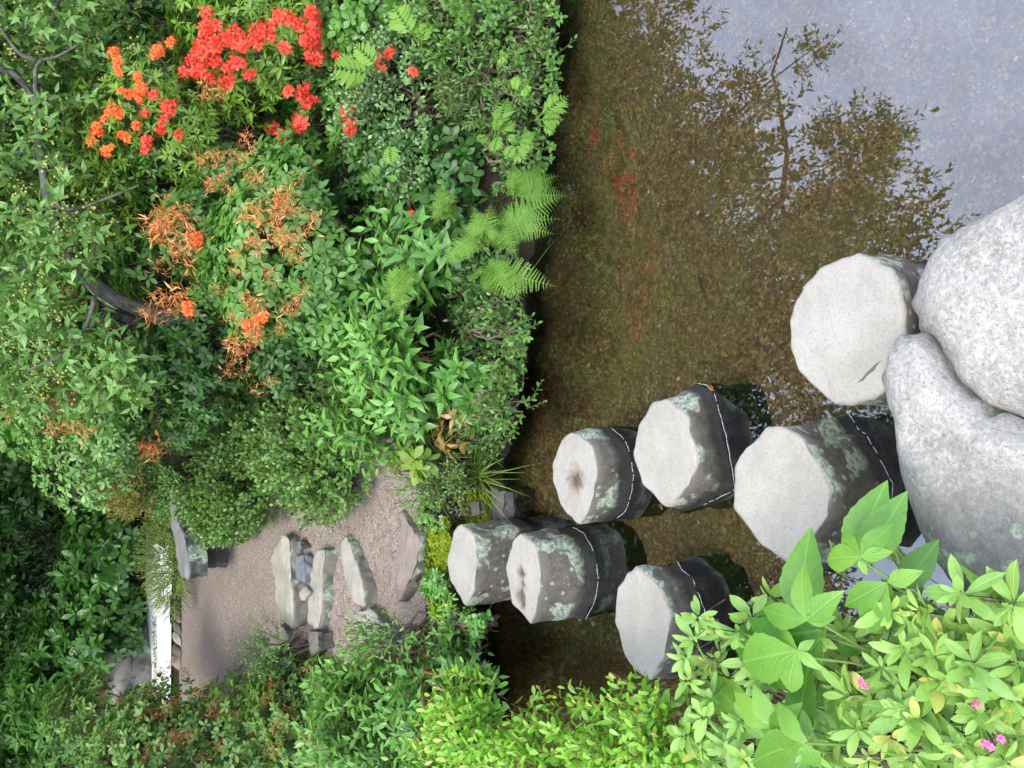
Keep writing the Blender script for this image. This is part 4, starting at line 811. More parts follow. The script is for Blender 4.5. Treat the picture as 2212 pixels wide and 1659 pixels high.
fern('small lobed frond under the blueberry bush', (720, 960), [(720, 1080, -.05), (690, 1000, .0)], 3.25, 14, .7, 'lobed', cf=S2)
fern('dark lobed fern in the shade behind the blueberry bush', (640, 1180), [(520, 1180, .03), (600, 1090, .0), (640, 1260, -.02)], 3.5, 15, .2, 'lobed', cf=S2)
fern('bright ferny tips at the picture edge above the water', (1180, 100), [(1110, 20, .03), (1290, 180, -.02), (1330, 30, .0), (1180, -30, .03), (1150, 90, .0)], 3.2, 16, .7, cf=S2)

# ------------------------------------------------------------------ grass tufts, needles, moss, pebbles
def tuft(label, x, y, z, n, L, seed, lean=(0, 0, 0), mat=A_GRASS, spread=.9):
    rng = np.random.RandomState(seed); p = G(x, y, z); p[2] = z; g = Geo()
    for _ in range(n):
        d = nrm(rng.normal(size=3) * np.array([spread, spread, .3]) + np.array([0, 0, 1.1]) + np.array(lean)); l = L * rng.uniform(.5, 1.1); t = np.linspace(0, 1, 7)[:, None]
        q = p + rng.normal(size=3) * .012 + d * l * t + np.array([d[0], d[1], -.55]) * l * .7 * t ** 2.3; w = .0022 * (1 - t[:, 0] ** 2) + .0002
        s = nrm(np.cross(d, [0, 0, 1]))
        V = np.stack([q - s * w[:, None], q + s * w[:, None]], 1).reshape(-1, 3); Q = [(2 * k, 2 * k + 1, 2 * k + 3, 2 * k + 2) for k in range(6)]
        g.raw(V, None, Q, np.clip(rng.uniform(.2, .95) + .1 * t[:, 0].repeat(2), 0, 1))
    return tag(g.build('grass_tuft', mat, origin=p), label, 'grass tuft', 'grass tufts on the bank')
tuft('long arching grass blades by the rosette at the path corner', 960, 990, .2, 70, .26, 1, (.1, -.4, 0))
tuft('grass tuft with straw-coloured tips hanging over the water behind the solitary hollow pillar', 1040, 1030, .08, 70, .22, 2, (.3, -.5, 0))
tuft('fine dark grass under the scrub above the black water', 1040, 960, .1, 60, .14, 3, (0, -.4, 0), A_DARK)
tuft('a few long grass blades rising through the shaded azalea', 800, 700, .42, 14, .4, 4, (-.2, -.2, .3))
tuft('two thin reed blades leaning over the water beneath the pointed-leaf shrubs', 1130, 640, .06, 4, .25, 5, (.4, -.6, 0), spread=.3)

def scatter(name, label, cat, poly, n, fn, seed, kind='stuff', mat=None, stems=None):
    rng = np.random.RandomState(seed); poly = np.array(poly); a, b = poly.min(0), poly.max(0)
    P = rng.uniform(a, b, (n * 4, 2)); P = P[sdist(P[:, 0], P[:, 1], poly) < 0][:n]; z = hgt(P[:, 0], P[:, 1]); k = z > .03; P = P[k]; z = z[k]
    P3 = np.column_stack([P, z]); g = Geo(); fn(g, None, P3, np.tile([0, -.1, 1.], (len(P3), 1)) + rng.normal(size=P3.shape) * .35, rng)
    o = g.build(name, mat); return tag(o, label, cat, kind=kind)
# ground cover: soil of the whole bank carries low leaves
bankR = [G(x, y, .1)[:2] for x, y in [(1150, -200), (1120, 200), (1100, 600), (1080, 850), (1040, 1000), (980, 1080), (960, 1100)]] + [gp(880, 1010), gp(780, 880), gp(640, 700), gp(450, 700), gp(400, 0), gp(450, -400)]
scatter('ground_cover', 'low leafy ground cover under the shrubs of the right bank', 'ground cover', bankR, 2600, SP('w', L=.05, n=(4, 6), tpl=L_OVAL, tint=.3, stem=0), 1, mat=A_DARK)
edge = [G(x, y, .12)[:2] for x, y in [(1225, -200), (1200, 200), (1180, 400), (1160, 600), (1160, 800), (1135, 900), (1110, 1000), (1090, 1100)]] + [G(x, y, .25)[:2] for x, y in [(980, 1100), (1020, 900), (1040, 600), (1060, 200), (1070, -200)]]
scatter('moss', 'moss and tiny leaves on the soil along the water edge', 'moss', edge, 4200, SP('w', L=.018, n=(4, 6), tpl=L_ROUND, tint=.4, stem=0), 2, mat=A_MOSS)
scatter('moss', 'bright moss and sprouts around the foot of the farthest pillar', 'moss', [G(x, y, .2)[:2] for x, y in [(1000, 1070), (990, 1150), (975, 1320), (1020, 1400), (930, 1420), (935, 1180), (920, 1080)]], 4200, SP('w', L=.017, n=(4, 6), tpl=L_ROUND, tint=.55, stem=0), 3, mat=A_MOSS)
bankL = [gp(560, 1450), gp(700, 1420), gp(790, 1440), gp(860, 1400), gp(940, 1350), gp(1000, 1380), gp(1020, 1480), gp(1050, 1700), gp(900, 2100), gp(500, 2000), gp(440, 1500)]
scatter('ground_cover', 'low leafy ground cover under the shrubs of the left bank', 'ground cover', bankL, 2200, SP('w', L=.045, n=(4, 6), tpl=L_OVAL, tint=.35, stem=0), 4, mat=A_LEFT)
# dead pine needles on the left of the steps and on the gravel
def needles(name, label, px_poly, n, seed):
    rng = np.random.RandomState(seed); poly = np.array([gp(*q) for q in px_poly]); a, b = poly.min(0), poly.max(0)
    P = rng.uniform(a, b, (n * 3, 2)); P = P[sdist(P[:, 0], P[:, 1], poly) < 0][:n]; z = hgt(P[:, 0], P[:, 1]) + .018; P3 = np.column_stack([P, z])
    th = rng.uniform(0, 3.14, len(P)); B = P3 + np.column_stack([np.cos(th), np.sin(th), rng.uniform(-.1, .15, len(P))]) * rng.uniform(.02, .06, (len(P), 1))
    g = Geo(); rods(g, P3, B, .0009); tag(g.build(name, M_NEEDLE), label, 'fallen needles', kind='stuff')
needles('pine_needles', 'rust-brown fallen pine needles on the soil left of the steps', [(810, 1390), (880, 1380), (930, 1400), (930, 1500), (850, 1500), (790, 1430)], 900, 1)
needles('pine_needles', 'sparse fallen needles and bits lying on the gravel path', [(900, 1000), (860, 1400), (700, 1400), (640, 1150), (700, 1050), (850, 1000)], 650, 2)
# pebbles on the pond bed
rng = np.random.RandomState(12); P = np.column_stack([rng.uniform(-1.6, 3.2, 5200), rng.uniform(.5, 3.3, 5200)]); z = hgt(P[:, 0], P[:, 1]); k = z < -.15; P = P[k]; z = z[k]
g = Geo(); sz = rng.gamma(2.2, .0021, len(P)) + .0022; M = np.zeros((len(P), 3, 3)); th = rng.uniform(0, 6.28, len(P))
M[:, 0, 0] = np.cos(th) * sz; M[:, 1, 0] = np.sin(th) * sz; M[:, 0, 1] = -np.sin(th) * sz * .7; M[:, 1, 1] = np.cos(th) * sz * .7; M[:, 2, 2] = sz * .45
g.inst(BALL, np.column_stack([P, z + sz * .1]), M, rng.rand(len(P)))
def pebmat():
    m, nt, out = newmat('pebble'); at = N(nt, 'ShaderNodeAttribute', attribute_name='tint').outputs['Fac']
    c = ramp(nt, at, [(0, (.12, .09, .05)), (.4, (.24, .17, .09)), (.7, (.36, .26, .13)), (.85, (.30, .12, .045)), (.96, (.40, .32, .17)), (1, (.7, .64, .45))])
    p = N(nt, 'ShaderNodeBsdfPrincipled', {'Base Color': c, 'Roughness': .8}); nt.links.new(p.outputs[0], out.inputs[0]); return m
tag(g.build('pebbles', pebmat()), 'small brown and tan pebbles strewn over the pond bed', 'pebbles', kind='stuff')

# ------------------------------------------------------------------ trees
def limb(g, a, b, r0, r1, rng, wob=.05, n=9, sag=0):
    a = np.asarray(a, float); b = np.asarray(b, float); t = np.linspace(0, 1, n)[:, None]; L = np.linalg.norm(b - a)
    w = np.cumsum(rng.normal(size=(n, 3)), 0); w -= w[0] + (w[-1] - w[0]) * t; q = a * (1 - t) + b * t + w * wob * L / n ** .5 + np.array([0, 0, 1.]) * sag * L * np.sin(t * math.pi)
    g.tube(q, np.linspace(r0, r1, n), 6); return q
def pxline(g, pts, rr): 
    P = np.array([PT(x, y, Yd) for x, y, Yd in pts]); t = np.linspace(0, 1, len(P)); tt = np.linspace(0, 1, len(P) * 4); q = np.stack([np.interp(tt, t, P[:, k]) for k in range(3)], -1)
    for _ in range(3): q[1:-1] = (q[:-2] + 2 * q[1:-1] + q[2:]) / 4
    g.tube(q, np.interp(tt, t, rr) * (1 + .12 * np.sin(tt * 40)), 8)
rng = np.random.RandomState(31)
root = PT(330, 690, 4.0); root[2] = H1(root[0], root[1]); r = empty('crabapple_tree', root, 'leaning small fruit tree with lichened dark branches and green berries over the right bank', 'tree')
g = Geo(); pxline(g, [(420, 700, 4.05), (300, 670, 4.0), (215, 630, 4.0), (160, 570, 4.0), (130, 525, 4.0), (120, 480, 4.0), (100, 420, 4.0), (85, 330, 4.0), (80, 220, 4.0), (30, 150, 4.0), (-120, 120, 4.1), (-300, 60, 4.2)], np.array([.036, .032, .029, .026, .026, .024, .020, .017, .014, .012, .010, .006])); g.build('trunk', M_BARK, r, root)
for br in ([(126, 545, 4.0), (100, 560, 3.98), (50, 575, 3.95), (-20, 600, 3.9), (-200, 620, 3.8)], [(106, 440, 4.0), (150, 455, 3.9), (190, 445, 3.85), (240, 425, 3.8), (300, 400, 3.75)], [(82, 250, 4.0), (75, 180, 3.95), (78, 130, 3.9), (120, 125, 3.85), (170, 95, 3.8)],
           [(78, 130, 3.9), (40, 118, 3.9), (0, 60, 3.9)], [(130, 520, 4.0), (175, 600, 3.85), (205, 640, 3.8), (252, 668, 3.75)], [(205, 640, 3.8), (190, 700, 3.8), (150, 760, 3.8), (60, 800, 3.9)], [(85, 330, 4.0), (0, 330, 4.2), (-200, 330, 4.4), (-420, 260, 4.5)], [(-20, 600, 3.9), (-200, 520, 4.2), (-450, 460, 4.4)], [(110, 60, 4.0), (125, 0, 4.05), (150, -60, 4.1)]):
    g = Geo(); k = len(br); pxline(g, br, np.linspace(.011, .004, k)); g.build('branch', M_BARK, r, root)
def crownpts(C, R, n, rng, nl=16): p, o_ = lobes_pts(rng, np.array(R), n, nl, .1, .4); return p + np.array(C), o_
def RPT(x, y, Y):                          # the place whose mirror image in the water is seen at x, y
    p = PT(x, y, Y); p[2] = -p[2]; return p
gup = Geo()
px_ = np.array([RPT(*q) for q in [(1480, 560, 4.2), (1620, 500, 4.1), (1690, 430, 4.0), (1700, 330, 3.95), (1685, 230, 3.9), (1668, 160, 3.9), (1700, 60, 3.85)]]); gup.tube(px_, np.linspace(.03, .006, 7), 6)
g = Geo(); gs = Geo(); gb_ = Geo()
for (cx, cy, Yd, rl, rv, rd, n) in [(130, 430, 3.8, 220, 110, .12, 70), (70, 330, 4.3, 330, 130, .42, 430), (60, 60, 4.25, 220, 150, .45, 260), (100, 760, 4.1, 180, 100, .4, 280), (240, 830, 3.9, 110, 75, .3, 110), (250, 130, 4.1, 150, 80, .25, 80), (-150, 330, 4.3, 330, 120, .5, 260)] \
  + [(-x_, y_, Y_, a_, b_, c_, n_) for x_, y_, Y_, a_, b_, c_, n_ in [(1840, 330, 3.9, 115, 95, .35, 300), (1750, 110, 3.9, 45, 40, .15, 22), (1590, 290, 4.1, 190, 55, .35, 190), (1770, 480, 4.1, 120, 150, .4, 280), (1450, 150, 4.3, 300, 85, .5, 330), (1500, 420, 4.3, 260, 80, .4, 240), (1500, 700, 4.5, 240, 100, .5, 290), (1900, 300, 3.8, 35, 40, .12, 24)]]:
    C = PT(cx, cy, Yd) if cx > -1000 else RPT(-cx, cy, Yd)
    dp = depth(C) if cx > -1000 else float(np.linalg.norm(C + np.array([0, 0, 2])))
    p, o_ = crownpts(C, (rl / F * dp, rd, rv / F * dp), n, rng)
    if cx < -1000: limb(gup, np.array(PT(-120, 120 + (cy - 120) * .5, 4.1)), C, .012, .004, rng, .06)
    A = nrm(o_ + rng.normal(size=p.shape) * .5); shoot(g, gs, p, A, rng, L=.066, slen=.13, n=6, tpl=L_POINT, tint=.42, elev=.5, bend=.0)
    m_ = rng.rand(len(p)) < .55; bp2 = p[m_]
    for j in range(6):
        d = nrm(rng.normal(size=bp2.shape) + np.array([0, -.4, -.2])); e = bp2 + d * rng.uniform(.02, .04, (len(bp2), 1)); rods(gb_, bp2, e, .0007, .6)
        gb_.inst(BALL, e, np.tile(np.eye(3) * .0062, (len(e), 1, 1)), rng.uniform(.5, .9, len(e)))
g.build('crown', A_CRAB, r, root); gs.build('twigs', M_TWIG, r, root); gup.build('upper_limbs', M_BARK, r, root)
gb_.build('berries', leafmat('green_berry', (.12, .20, .05), (.28, .38, .13), trans=.05, rough=.35), r, root)

# woodland trees: built once per kind, then copied
def wood_proto(name, kind, seed, H, Rc, mat, nleaf):
    rng = np.random.RandomState(seed); r = empty(name, (0, 0, 0)); g = Geo(); top = np.array([rng.normal() * .2, rng.normal() * .2, H])
    tq = limb(g, (0, 0, -.2), top, .018 * H ** .7 + .02, .015, rng, .03, 14); g.build('trunk', M_BARK, r, (0, 0, 0))
    g = Geo(); gl = Geo(); P = []; Dd = []
    nb = 26 if kind == 'pine' else 18
    for k in range(nb):
        f = rng.uniform(.22 if kind != 'low' else .05, .97); s = tq[int(f * 13)]; az = rng.uniform(0, 6.28); ln = Rc * (1.15 - .8 * f if kind == 'pine' else .6 + .55 * math.sin(f * 3)) * rng.uniform(.8, 1.15)
        d = np.array([math.cos(az), math.sin(az), .15 if kind == 'pine' else rng.uniform(.2, .8)]); e = s + d * ln
        q = limb(g, s, e, .012 + .004 * H * (1 - f), .006, rng, .08)
        for j in range(5):
            a = q[3 + j]; c = a + rng.normal(size=3) * ln * np.array([.28, .28, .18]); limb(g, a, c, .008, .003, rng, .1, 5)
            m = nleaf // (nb * 5); P.append(c + rng.normal(size=(m, 3)) * ln * np.array([.15, .15, .10])); Dd.append(nrm(np.tile(c - s, (m, 1)) + rng.normal(size=(m, 3)) * .8))
    g.build('limbs', M_BARK, r, (0, 0, 0)); P = np.concatenate(P); Dd = np.concatenate(Dd)
    if kind == 'pine':
        for j in range(9):
            d = nrm(Dd + rng.normal(size=P.shape) * .7 + np.array([0, 0, .2])); put_leaves(gl, L_NEEDLE, P, d, perp(d, rng), np.full(len(P), .10), rng.uniform(.1, .9, len(P)), rng, .1)
    else:
        shoot(gl, None, P, Dd, rng, L=.13 if kind == 'dec' else .10, slen=.22, n=5, tpl=L_FAR if kind != 'low' else L_OVAL, tint=.45, elev=.6)
    gl.build('crown', mat, r, (0, 0, 0)); return r
def place(proto, first, loc, rz, sc, label, cat, group):
    if first: o = proto
    else:
        o = proto.copy(); COL.objects.link(o)
        for ch in list(proto.children):
            c = ch.copy(); COL.objects.link(c); c.parent = o
    o.location = (loc[0], loc[1], H1(loc[0], loc[1]) - .05); o.rotation_euler = (0, 0, rz); o.scale = (sc, sc, sc); tag(o, label, cat, group); return o
pr = [wood_proto('broadleaf_tree', 'dec', 1, 9.0, 2.6, A_WOOD, 13000), wood_proto('pine_tree', 'pine', 2, 11.0, 2.4, A_CONIF, 5200), wood_proto('understorey_tree', 'low', 3, 3.4, 1.5, A_WOOD, 4200)]
pos_ = [
 (0, -4.6, 10.5, 1.0, 'slender broadleaf tree far behind the left azaleas'), (0, 4.8, 10.0, .55, 'broadleaf tree standing behind the scarlet azalea'), (0, 8.0, 8.5, .8, 'broadleaf tree off to the right of the pond'),
 (0, -8, 9, .8, 'broadleaf tree at the far left of the woodland'), (0, 9.6, 13, 1.0, 'farthest right broadleaf tree of the woodland'), (0, -1.2, 11.5, 1.08, 'tall broadleaf tree deep in the woodland behind the golden conifer'),
 (0, -3.3, 8.4, .80, 'airy young broadleaf tree whose bare branches are mirrored between the stepping pillars'),
 (1, .5, 6.6, .98, 'tallest dark pine, mirrored in the water beside the boulders'), (1, -2.6, 11.8, .8, 'dark pine behind the rhododendrons'), (1, 2.6, 9.6, .62, 'short dark pine behind the leaning fruit tree'),
 (1, 5.6, 14, 1.0, 'dark pine behind the scarlet azalea, deep in the woodland'), (1, -9, 14, 1.1, 'dark pine at the far left of the woodland'),
 (0, .55, 8.0, .98, 'full broadleaf tree directly behind the leaning fruit tree, mirrored near the stepping pillars'),
 (2, -3.4, 8.6, .8, 'bushy low tree behind the boulder in the white sand'), (2, -1.0, 9.2, .9, 'bushy low tree behind the dark rhododendron'), (2, 1.2, 7.2, .85, 'bushy low tree behind the leaning fruit tree'),
 (2, 2.9, 6.6, .9, 'bushy low tree behind the orange-flowered azalea'), (2, -5.2, 9.6, 1.0, 'bushy low tree behind the azalea at the far left corner'), (2, 4.6, 7.6, .95, 'bushy low tree to the right behind the scarlet azalea'),
 (2, .2, 11.5, 1.2, 'bushy low tree in the gap behind the light far azalea'), (2, -3.0, 12.5, 1.2, 'bushy low tree deep behind the left rhododendron'), (2, 2.6, 9.5, 1.1, 'bushy low tree beside the short pine')]
seen = set()
GRP = ['broadleaf trees of the woodland', 'pines of the woodland', 'low trees at the woodland edge']
for i, (k, x, y, sc, lb) in enumerate(pos_):
    place(pr[k], k not in seen, (x, y), i * 1.7, sc, lb, 'tree', GRP[k]); seen.add(k)

# back shrubs seen beyond the white sand
bush('rhododendron', 'dark rhododendron with large leaf rosettes directly behind the white sand', 'rhododendron', 225, 1265, 7.7, 215, 115, .8, SP('w', L=.092, n=(6, 8), tpl=L_OBOV, tint=.35, stem=.1), A_RHODO, 800, 201, conv=False, group='rhododendrons behind the white sand')
bush('rhododendron', 'lighter rhododendron at the left corner behind the grey boulder', 'rhododendron', 105, 1490, 7.9, 180, 120, .8, SP('w', L=.105, n=(6, 8), tpl=L_LANCE, tint=.75, stem=.1), A_RHODO, 760, 202, conv=False, group='rhododendrons behind the white sand')
bush('rhododendron', 'shadowy rhododendron high in the woodland edge between the light azalea and the dark one', 'rhododendron', 60, 1180, 9.0, 220, 130, 1.0, SP('w', L=.09, n=(5, 7), tpl=L_OBOV, tint=.3, stem=.1), A_RHODO, 850, 203, conv=False, group='rhododendrons behind the white sand')
bush('dark_shrub', 'dark evergreen shrub in the far left corner of the garden', 'shrub', 40, 1620, 9.5, 160, 140, 1.0, SP('s', L=.07, slen=.2, n=8, tpl=L_NARROW, tint=.2, elev=.6), A_CONIF, 700, 204, conv=False)
bush('dark_shrub', 'dark evergreen shrub behind the golden conifer', 'shrub', 190, 1080, 8.6, 150, 130, .8, SP('s', L=.07, slen=.2, n=8, tpl=L_NARROW, tint=.3, elev=.6), A_CONIF, 650, 205, conv=False)
bush('hedge_shrub', 'light green shrub glimpsed through the fruit tree branches', 'shrub', 60, 700, 5.6, 300, 150, .8, SP('w', L=.06, n=(4, 6), tpl=L_ROUND, tint=.6), A_MID, 1100, 206, conv=False)
bush('hedge_shrub', 'light green shrub behind the orange-flowered azalea near the picture corner', 'shrub', 120, 150, 5.6, 330, 170, .8, SP('w', L=.06, n=(4, 6), tpl=L_ROUND, tint=.5), A_MID, 1300, 207, conv=False)
# moss strip on the white sand
ms = [gp(336, 1330), gp(336, 1800), gp(343, 1800), gp(345, 1330)]
scatter('moss', 'yellow-green moss strip between the two bands of white sand', 'moss', ms, 2600, SP('w', L=.03, n=(4, 6), tpl=L_ROUND, tint=.5, stem=0), 6, mat=A_MOSS)

# ------------------------------------------------------------------ foreground shrubs, close to the camera
LEAFLOC = True
ZF = lambda p: (p[0] * .3873 + 1355.4, p[1] * .3873 + 1084.3)
def tipshrub(label, cat, name, pts, base, z, sp, mat, seed, stem=M_TWIG, zj=.05, group=None, under=0, ubox=None, upv=(0, -.25, .95)):
    rng = np.random.RandomState(seed); P = []
    for (x, y) in pts: P.append(G(x, y, z + rng.normal() * zj * .5 + zj * .5))
    ntop = len(P)
    for _ in range(under):
        x = rng.uniform(ubox[0], ubox[2]); y = rng.uniform(ubox[1], ubox[3]); P.append(G(x, y, z - rng.uniform(.05, .32)))
    P = np.array(P); A = nrm(np.tile(upv, (len(P), 1)) + rng.normal(size=P.shape) * .38); base = np.array([base[0], base[1], H1(*base)])
    g = Geo(); gs = Geo(); sp(g, gs, P, A, rng)
    hub = base + np.array([0, 0, .12])
    for k in range(0, len(P), 2):
        e = P[k] - A[k] * .03; t = np.linspace(0, 1, 9)[:, None]; s0 = hub + rng.normal(size=3) * np.array([.12, .12, .02]); s0[2] = max(s0[2] - .15, 0.02)
        q = s0 * (1 - t) + e * t + np.array([0, 0, -.12]) * np.sin(t * math.pi) + rng.normal(size=(9, 3)) * .008
        gs.tube(q, np.linspace(.005, .0018, 9), 5)
    r = empty(name, base, label, cat, group); g.build('foliage', mat, r, base); gs.build('stems', stem, r, base); return r, base
LAUR = lambda L=.058, tint=.5, **k: SP('w', L=L, n=(5, 7), tpl=L_HOVAL, tint=tint, layers=2, stem=.09, sr=.0016, elev=.25, tv=.3, jw=.28, smallest=.45, **k)
k1 = [ZF(p) for p in [(380,760),(820,540),(700,640),(620,720),(330,860),(400,640),(760,1000),(700,900),(450,1200),(600,1330),(420,1380),(560,1360),(480,1440),(330,1300),(660,1440),(640,1220),(350,1000),(480,1080)]]
tipshrub('pale grey-green laurel with yellow-spotted leaf rosettes leaning over the half-hidden pillar', 'shrub', 'laurel_shrub', k1, (-.95, .95), .60, LAUR(.056, .5), A_KALM, 301, under=26, ubox=(1480, 1340, 1680, 1700), group='laurel shrubs in the foreground')
k2 = [ZF(p) for p in [(1460,600),(1560,620),(1680,600),(1760,720),(1880,520),(1900,690),(1370,1090),(1800,960),(1480,1010),(1620,1090),(2060,960),(2130,1080),(1290,1240),(1640,1210),(1460,1290),(1790,1250),(1980,1180),(1870,1330),(2030,600),(2080,700),(1600,1400),(1100,1400),(1020,1380),(1740,1440),(1960,1440),(2150,760),(2160,560),(2060,480),(1980,800),(1700,860),(1560,830),(2200,900),(2210,1200),(2120,1300),(2100,1440),(1350,1430),(1200,1340),(1880,1100),(1960,1040),(1540,1180),(1720,1010),(1930,900),(1420,900),(1250,1080)]]
r2, b2 = tipshrub('light green laurel filling the near corner in front of the darker boulder, with pink flowers', 'shrub', 'laurel_shrub', k2, (-.62, .35), .62, LAUR(.062, .55), A_KALM, 302, under=90, ubox=(1700, 1330, 2300, 1720), group='laurel shrubs in the foreground')
M_PF = trusses('fresh', M_PINK)
rng = np.random.RandomState(5)
for (x, y) in [ZF(p) for p in [(1310, 1000), (1330, 1025), (2000, 1345), (2030, 1365), (2085, 1325), (1950, 1135)]]:
    p = G(x, y, .68); o = bpy.data.objects.new('flower_cluster', M_PF[rng.randint(5)]); COL.objects.link(o); o.parent = r2; o.location = [float(v) for v in p - b2]; o.scale = (.22, .22, .22); o.rotation_euler = (rng.uniform(-.5, .5), rng.uniform(-.5, .5), rng.uniform(0, 6))
# big serrated leaves
def bigleaf(g, b, e, z0, z1, rng, tint, tpl=None, wj=1.0):
    B = G(b[0], b[1], z0); E = G(e[0], e[1], z1); D = E - B; L = np.linalg.norm(D); view = nrm(np.array([0, 0, CAMH]) - (B + E) / 2)
    Nn = nrm(view * .55 + np.array([0, 0, .9]) + rng.normal(size=3) * .22); M = frames(D[None], Nn[None]) * L; M[:, :, 0] *= wj; g.inst(tpl or L_BIG, B[None], M, np.array([tint]))
CLU = [((1300, 310), [(1190, 140), (1515, 92), (1512, 275), (1088, 330), (1345, 425), (1270, 160)], .74), ((1000, 665), [(985, 305), (722, 590), (1245, 470), (1190, 640)], .76), ((950, 830), [(603, 905), (905, 1095), (835, 695), (1110, 955), (1060, 760)], .78),
       ((1450, 450), [(1682, 375), (1325, 775), (1180, 600), (1500, 600)], .70), ((820, 1260), [(565, 1030), (690, 985), (1055, 1330), (1000, 1100)], .72), ((985, 1350), [(660, 1484), (820, 1080), (760, 1180), (1080, 1500)], .76), ((1500, 865), [(1405, 870), (1560, 1010), (1705, 775), (1420, 1000), (1560, 760)], .62), ((1080, 760), [(1190, 830), (1120, 920), (1010, 900)], .66), ((1180, 1080), [(1100, 1180), (1290, 1180), (1160, 1260), (1060, 1060)], .60)]
rng = np.random.RandomState(9); base = np.array([-.75, .75, 0]); base[2] = H1(base[0], base[1]); r = empty('serrated_leaf_shrub', base, 'shrub with the largest toothed bright green leaves, rising through the foreground laurels', 'shrub')
g = Geo(); gs = Geo()
for c, tl, z in CLU:
    cc = ZF(c); P0 = G(cc[0], cc[1], z)
    for q in tl: q = (c[0] + (q[0] - c[0]) * .88, c[1] + (q[1] - c[1]) * .88); bigleaf(g, cc, ZF(q), z, z - .03 + rng.normal() * .015, rng, rng.uniform(.25, .85), wj=rng.uniform(.9, 1.12))
    t = np.linspace(0, 1, 9)[:, None]; q = base * (1 - t) + P0 * t + np.array([0, 0, -.1]) * np.sin(t * math.pi) + rng.normal(size=(9, 3)) * .006; gs.tube(q, np.linspace(.006, .0022, 9), 5)
    for qq in tl[:2]:
        e_ = ZF(qq); bigleaf(g, (cc[0] + rng.normal() * 20, cc[1] + 20), (e_[0] + rng.normal() * 60, e_[1] + rng.normal() * 60), z - .1, z - .16, rng, rng.uniform(0, .5))
lf_ = g.build('foliage', A_BIG, r, base); gs.build('stems', M_GREENSTEM, r, base)
# yew sprigs by the dark water
g = Geo(); gs = Geo(); base = G(1990, 1290, .12)
for a, b_ in [((1500, 350), (1370, 45)), ((1480, 330), (1445, 80)), ((1560, 420), (1480, 190)), ((1620, 400), (1510, 260)), ((1660, 420), (1600, 330)), ((1200, 420), (1140, 230)), ((1640, 480), (1540, 400))]:
    A_ = G(*ZF(a), .34); B_ = G(*ZF(b_), .40); n_ = 26; t = np.linspace(.05, 1, n_)[:, None]; q = A_ * (1 - t) + B_ * t; gs.tube(np.concatenate([[base], q]), .0012, 4)
    D = nrm(B_ - A_); S = nrm(np.cross(D, [0, .2, 1.]))
    for sg in (-1, 1): put_leaves(g, L_NARROW, q, np.tile(S * sg + D * .6, (n_, 1)), np.tile([0, -.3, 1.], (n_, 1)), np.linspace(.019, .010, n_), rng.uniform(.3, .9, n_), rng, .1)
r = empty('yew_sprig', base, 'little yew with flat feathery needle sprigs between the pillar and the darker boulder', 'shrub'); g.build('foliage', leafmat('yew_needle', (.06, .16, .03), (.20, .36, .08), trans=.25), r, base); gs.build('stems', M_GREENSTEM, r, base)
# bright shrubs along the left picture edge of the pond
BR = lambda L, t: SP('s', L=L, slen=.11, n=9, tpl=L_HOBOV, tint=t, elev=.45, grow=.35, bend=.45)
def fb(label, cx, cy, z, rl, rv, rd, n, L, t, seed, mat=A_BRIGHT, nl=10):
    Yd = G(cx, cy, z)[1]; c = PT(cx, cy, Yd); return bush('bright_leaf_shrub', label, 'shrub', cx, cy, Yd, rl, rv, rd, BR(L, t), mat, n, seed, M_REDTWIG, 'bright green shrubs at the near left bank', nl=nl, inner=.3, upb=.9, conv=False, anchor=(min(c[0] - .12, -1.25), c[1] - .1))
fb('bright yellow-green shrub whose sprays reach farthest towards the pillars, beside the dark pointed leaves', 1085, 1590, .48, 105, 120, .22, 190, .046, .6, 310)
fb('bright yellow-green shrub with an arching branch over dark water, below the half-hidden pillar', 1270, 1640, .5, 105, 130, .22, 190, .042, .5, 311)
fb('bright green shrub between the arching-branch one and the laurels', 1430, 1600, .5, 90, 100, .2, 150, .040, .55, 312)
fb('bright green shrub at the very edge of the picture beneath the pointed leaves', 1000, 1680, .5, 90, 80, .2, 110, .044, .55, 313)

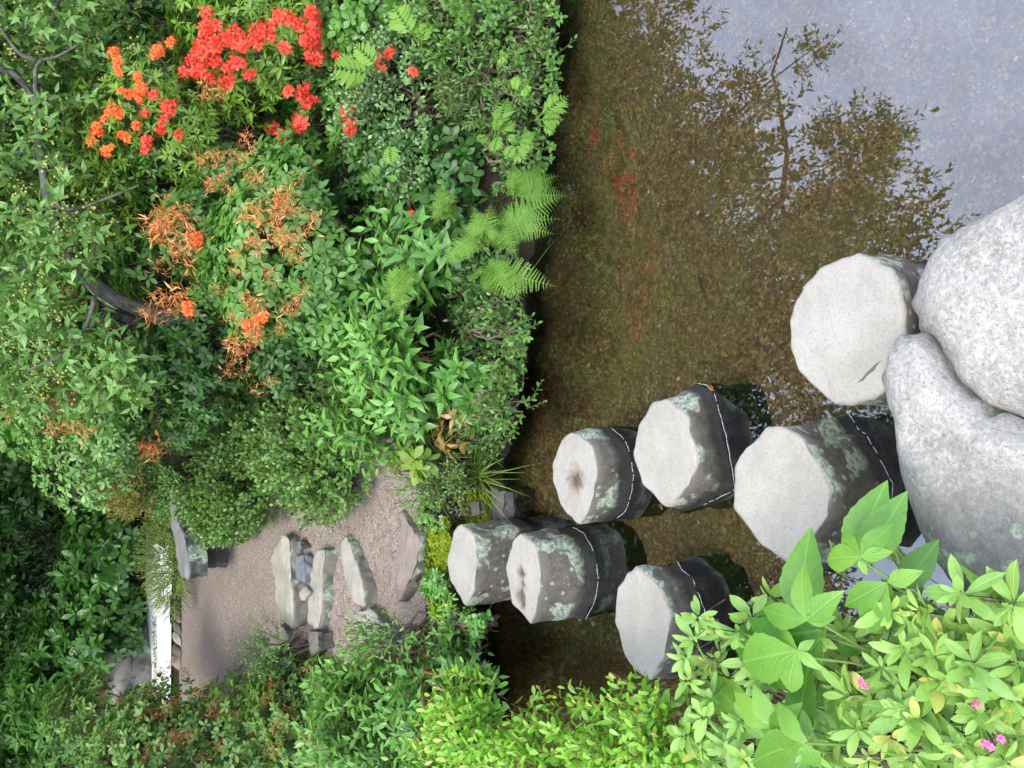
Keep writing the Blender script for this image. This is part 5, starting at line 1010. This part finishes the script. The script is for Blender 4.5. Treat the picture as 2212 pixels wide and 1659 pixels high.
# needles caught at the feet of two pillars, small floating leaves and a sunken twig
def floaters(label, pts, seed, L=.05):
    rng = np.random.RandomState(seed); g = Geo()
    for x, y in pts:
        p = G(x, y, .004); th = rng.uniform(0, 3.14)
        for k in range(3):
            a = th + rng.normal() * .25; d = np.array([math.cos(a), math.sin(a), 0]) * L * rng.uniform(.6, 1); g.tube(np.array([p, p + d * .5 + [0, 0, .001], p + d]), .0007, 4)
    tag(g.build('pine_needles', M_NEEDLE), label, 'fallen needles', kind='stuff')
floaters('orange-brown pine needles floating at the foot of the half-hidden pillar', sc4([(1280, 1030), (1300, 1075), (1330, 1120), (1350, 1165), (1310, 1100)]), 1)
floaters('pine needles caught on the corner of the square-footed pillar', sc4([(1455, 75), (1450, 62), (1440, 80), (1350, 690), (1180, 705)]), 2, .035)
rng = np.random.RandomState(3); M_DEAD = leafmat('dead_leaf', (.16, .09, .03), (.40, .24, .07), gain=(1, 1, 1), trans=.1)
for i, (x, y, z, lb) in enumerate([(1236, 843, -.22, 'pale sunken leaf on the pond bed nearest the solitary pillar'), (1640, 905, -.2, 'rust-orange sunken leaf between the square-footed pillar and the widest one'), (1842, 462, -.22, 'tan sunken leaf under the mirrored tree near the boulders'), (1560, 760, -.22, 'small brown leaf on the open pond bed'), (1430, 625, -.22, 'small orange leaf on the pond bed in front of the ferns'), (1288, 303, -.22, 'little pale leaf on the pond bed near the toothed ferns')]):
    p = G(x, y, z); p[2] = H1(p[0], p[1]) + .012; g = Geo(); a = rng.uniform(0, 6.28); put_leaves(g, L_OVAL, p[None], np.array([[math.cos(a), math.sin(a), .1]]), np.array([[0, 0, 1.]]), np.array([rng.uniform(.022, .035)]), np.array([rng.uniform(.4, .9)]), rng, .1)
    tag(g.build('fallen_leaf', M_DEAD, origin=p), lb, 'fallen leaf', 'fallen leaves in the pond')
p0 = G(1500, 590, -.2); p1 = G(1520, 660, -.2); g = Geo(); q = np.array([p0, (p0 + p1) / 2 + [.01, .01, 0], p1]); q[:, 2] = hgt(q[:, 0], q[:, 1]) + .012; g.tube(q, [.002, .003, .001], 5)
tag(g.build('sunken_twig', M_BARK, origin=p0), 'thin dark twig lying on the pond bed in front of the ferns', 'twig')
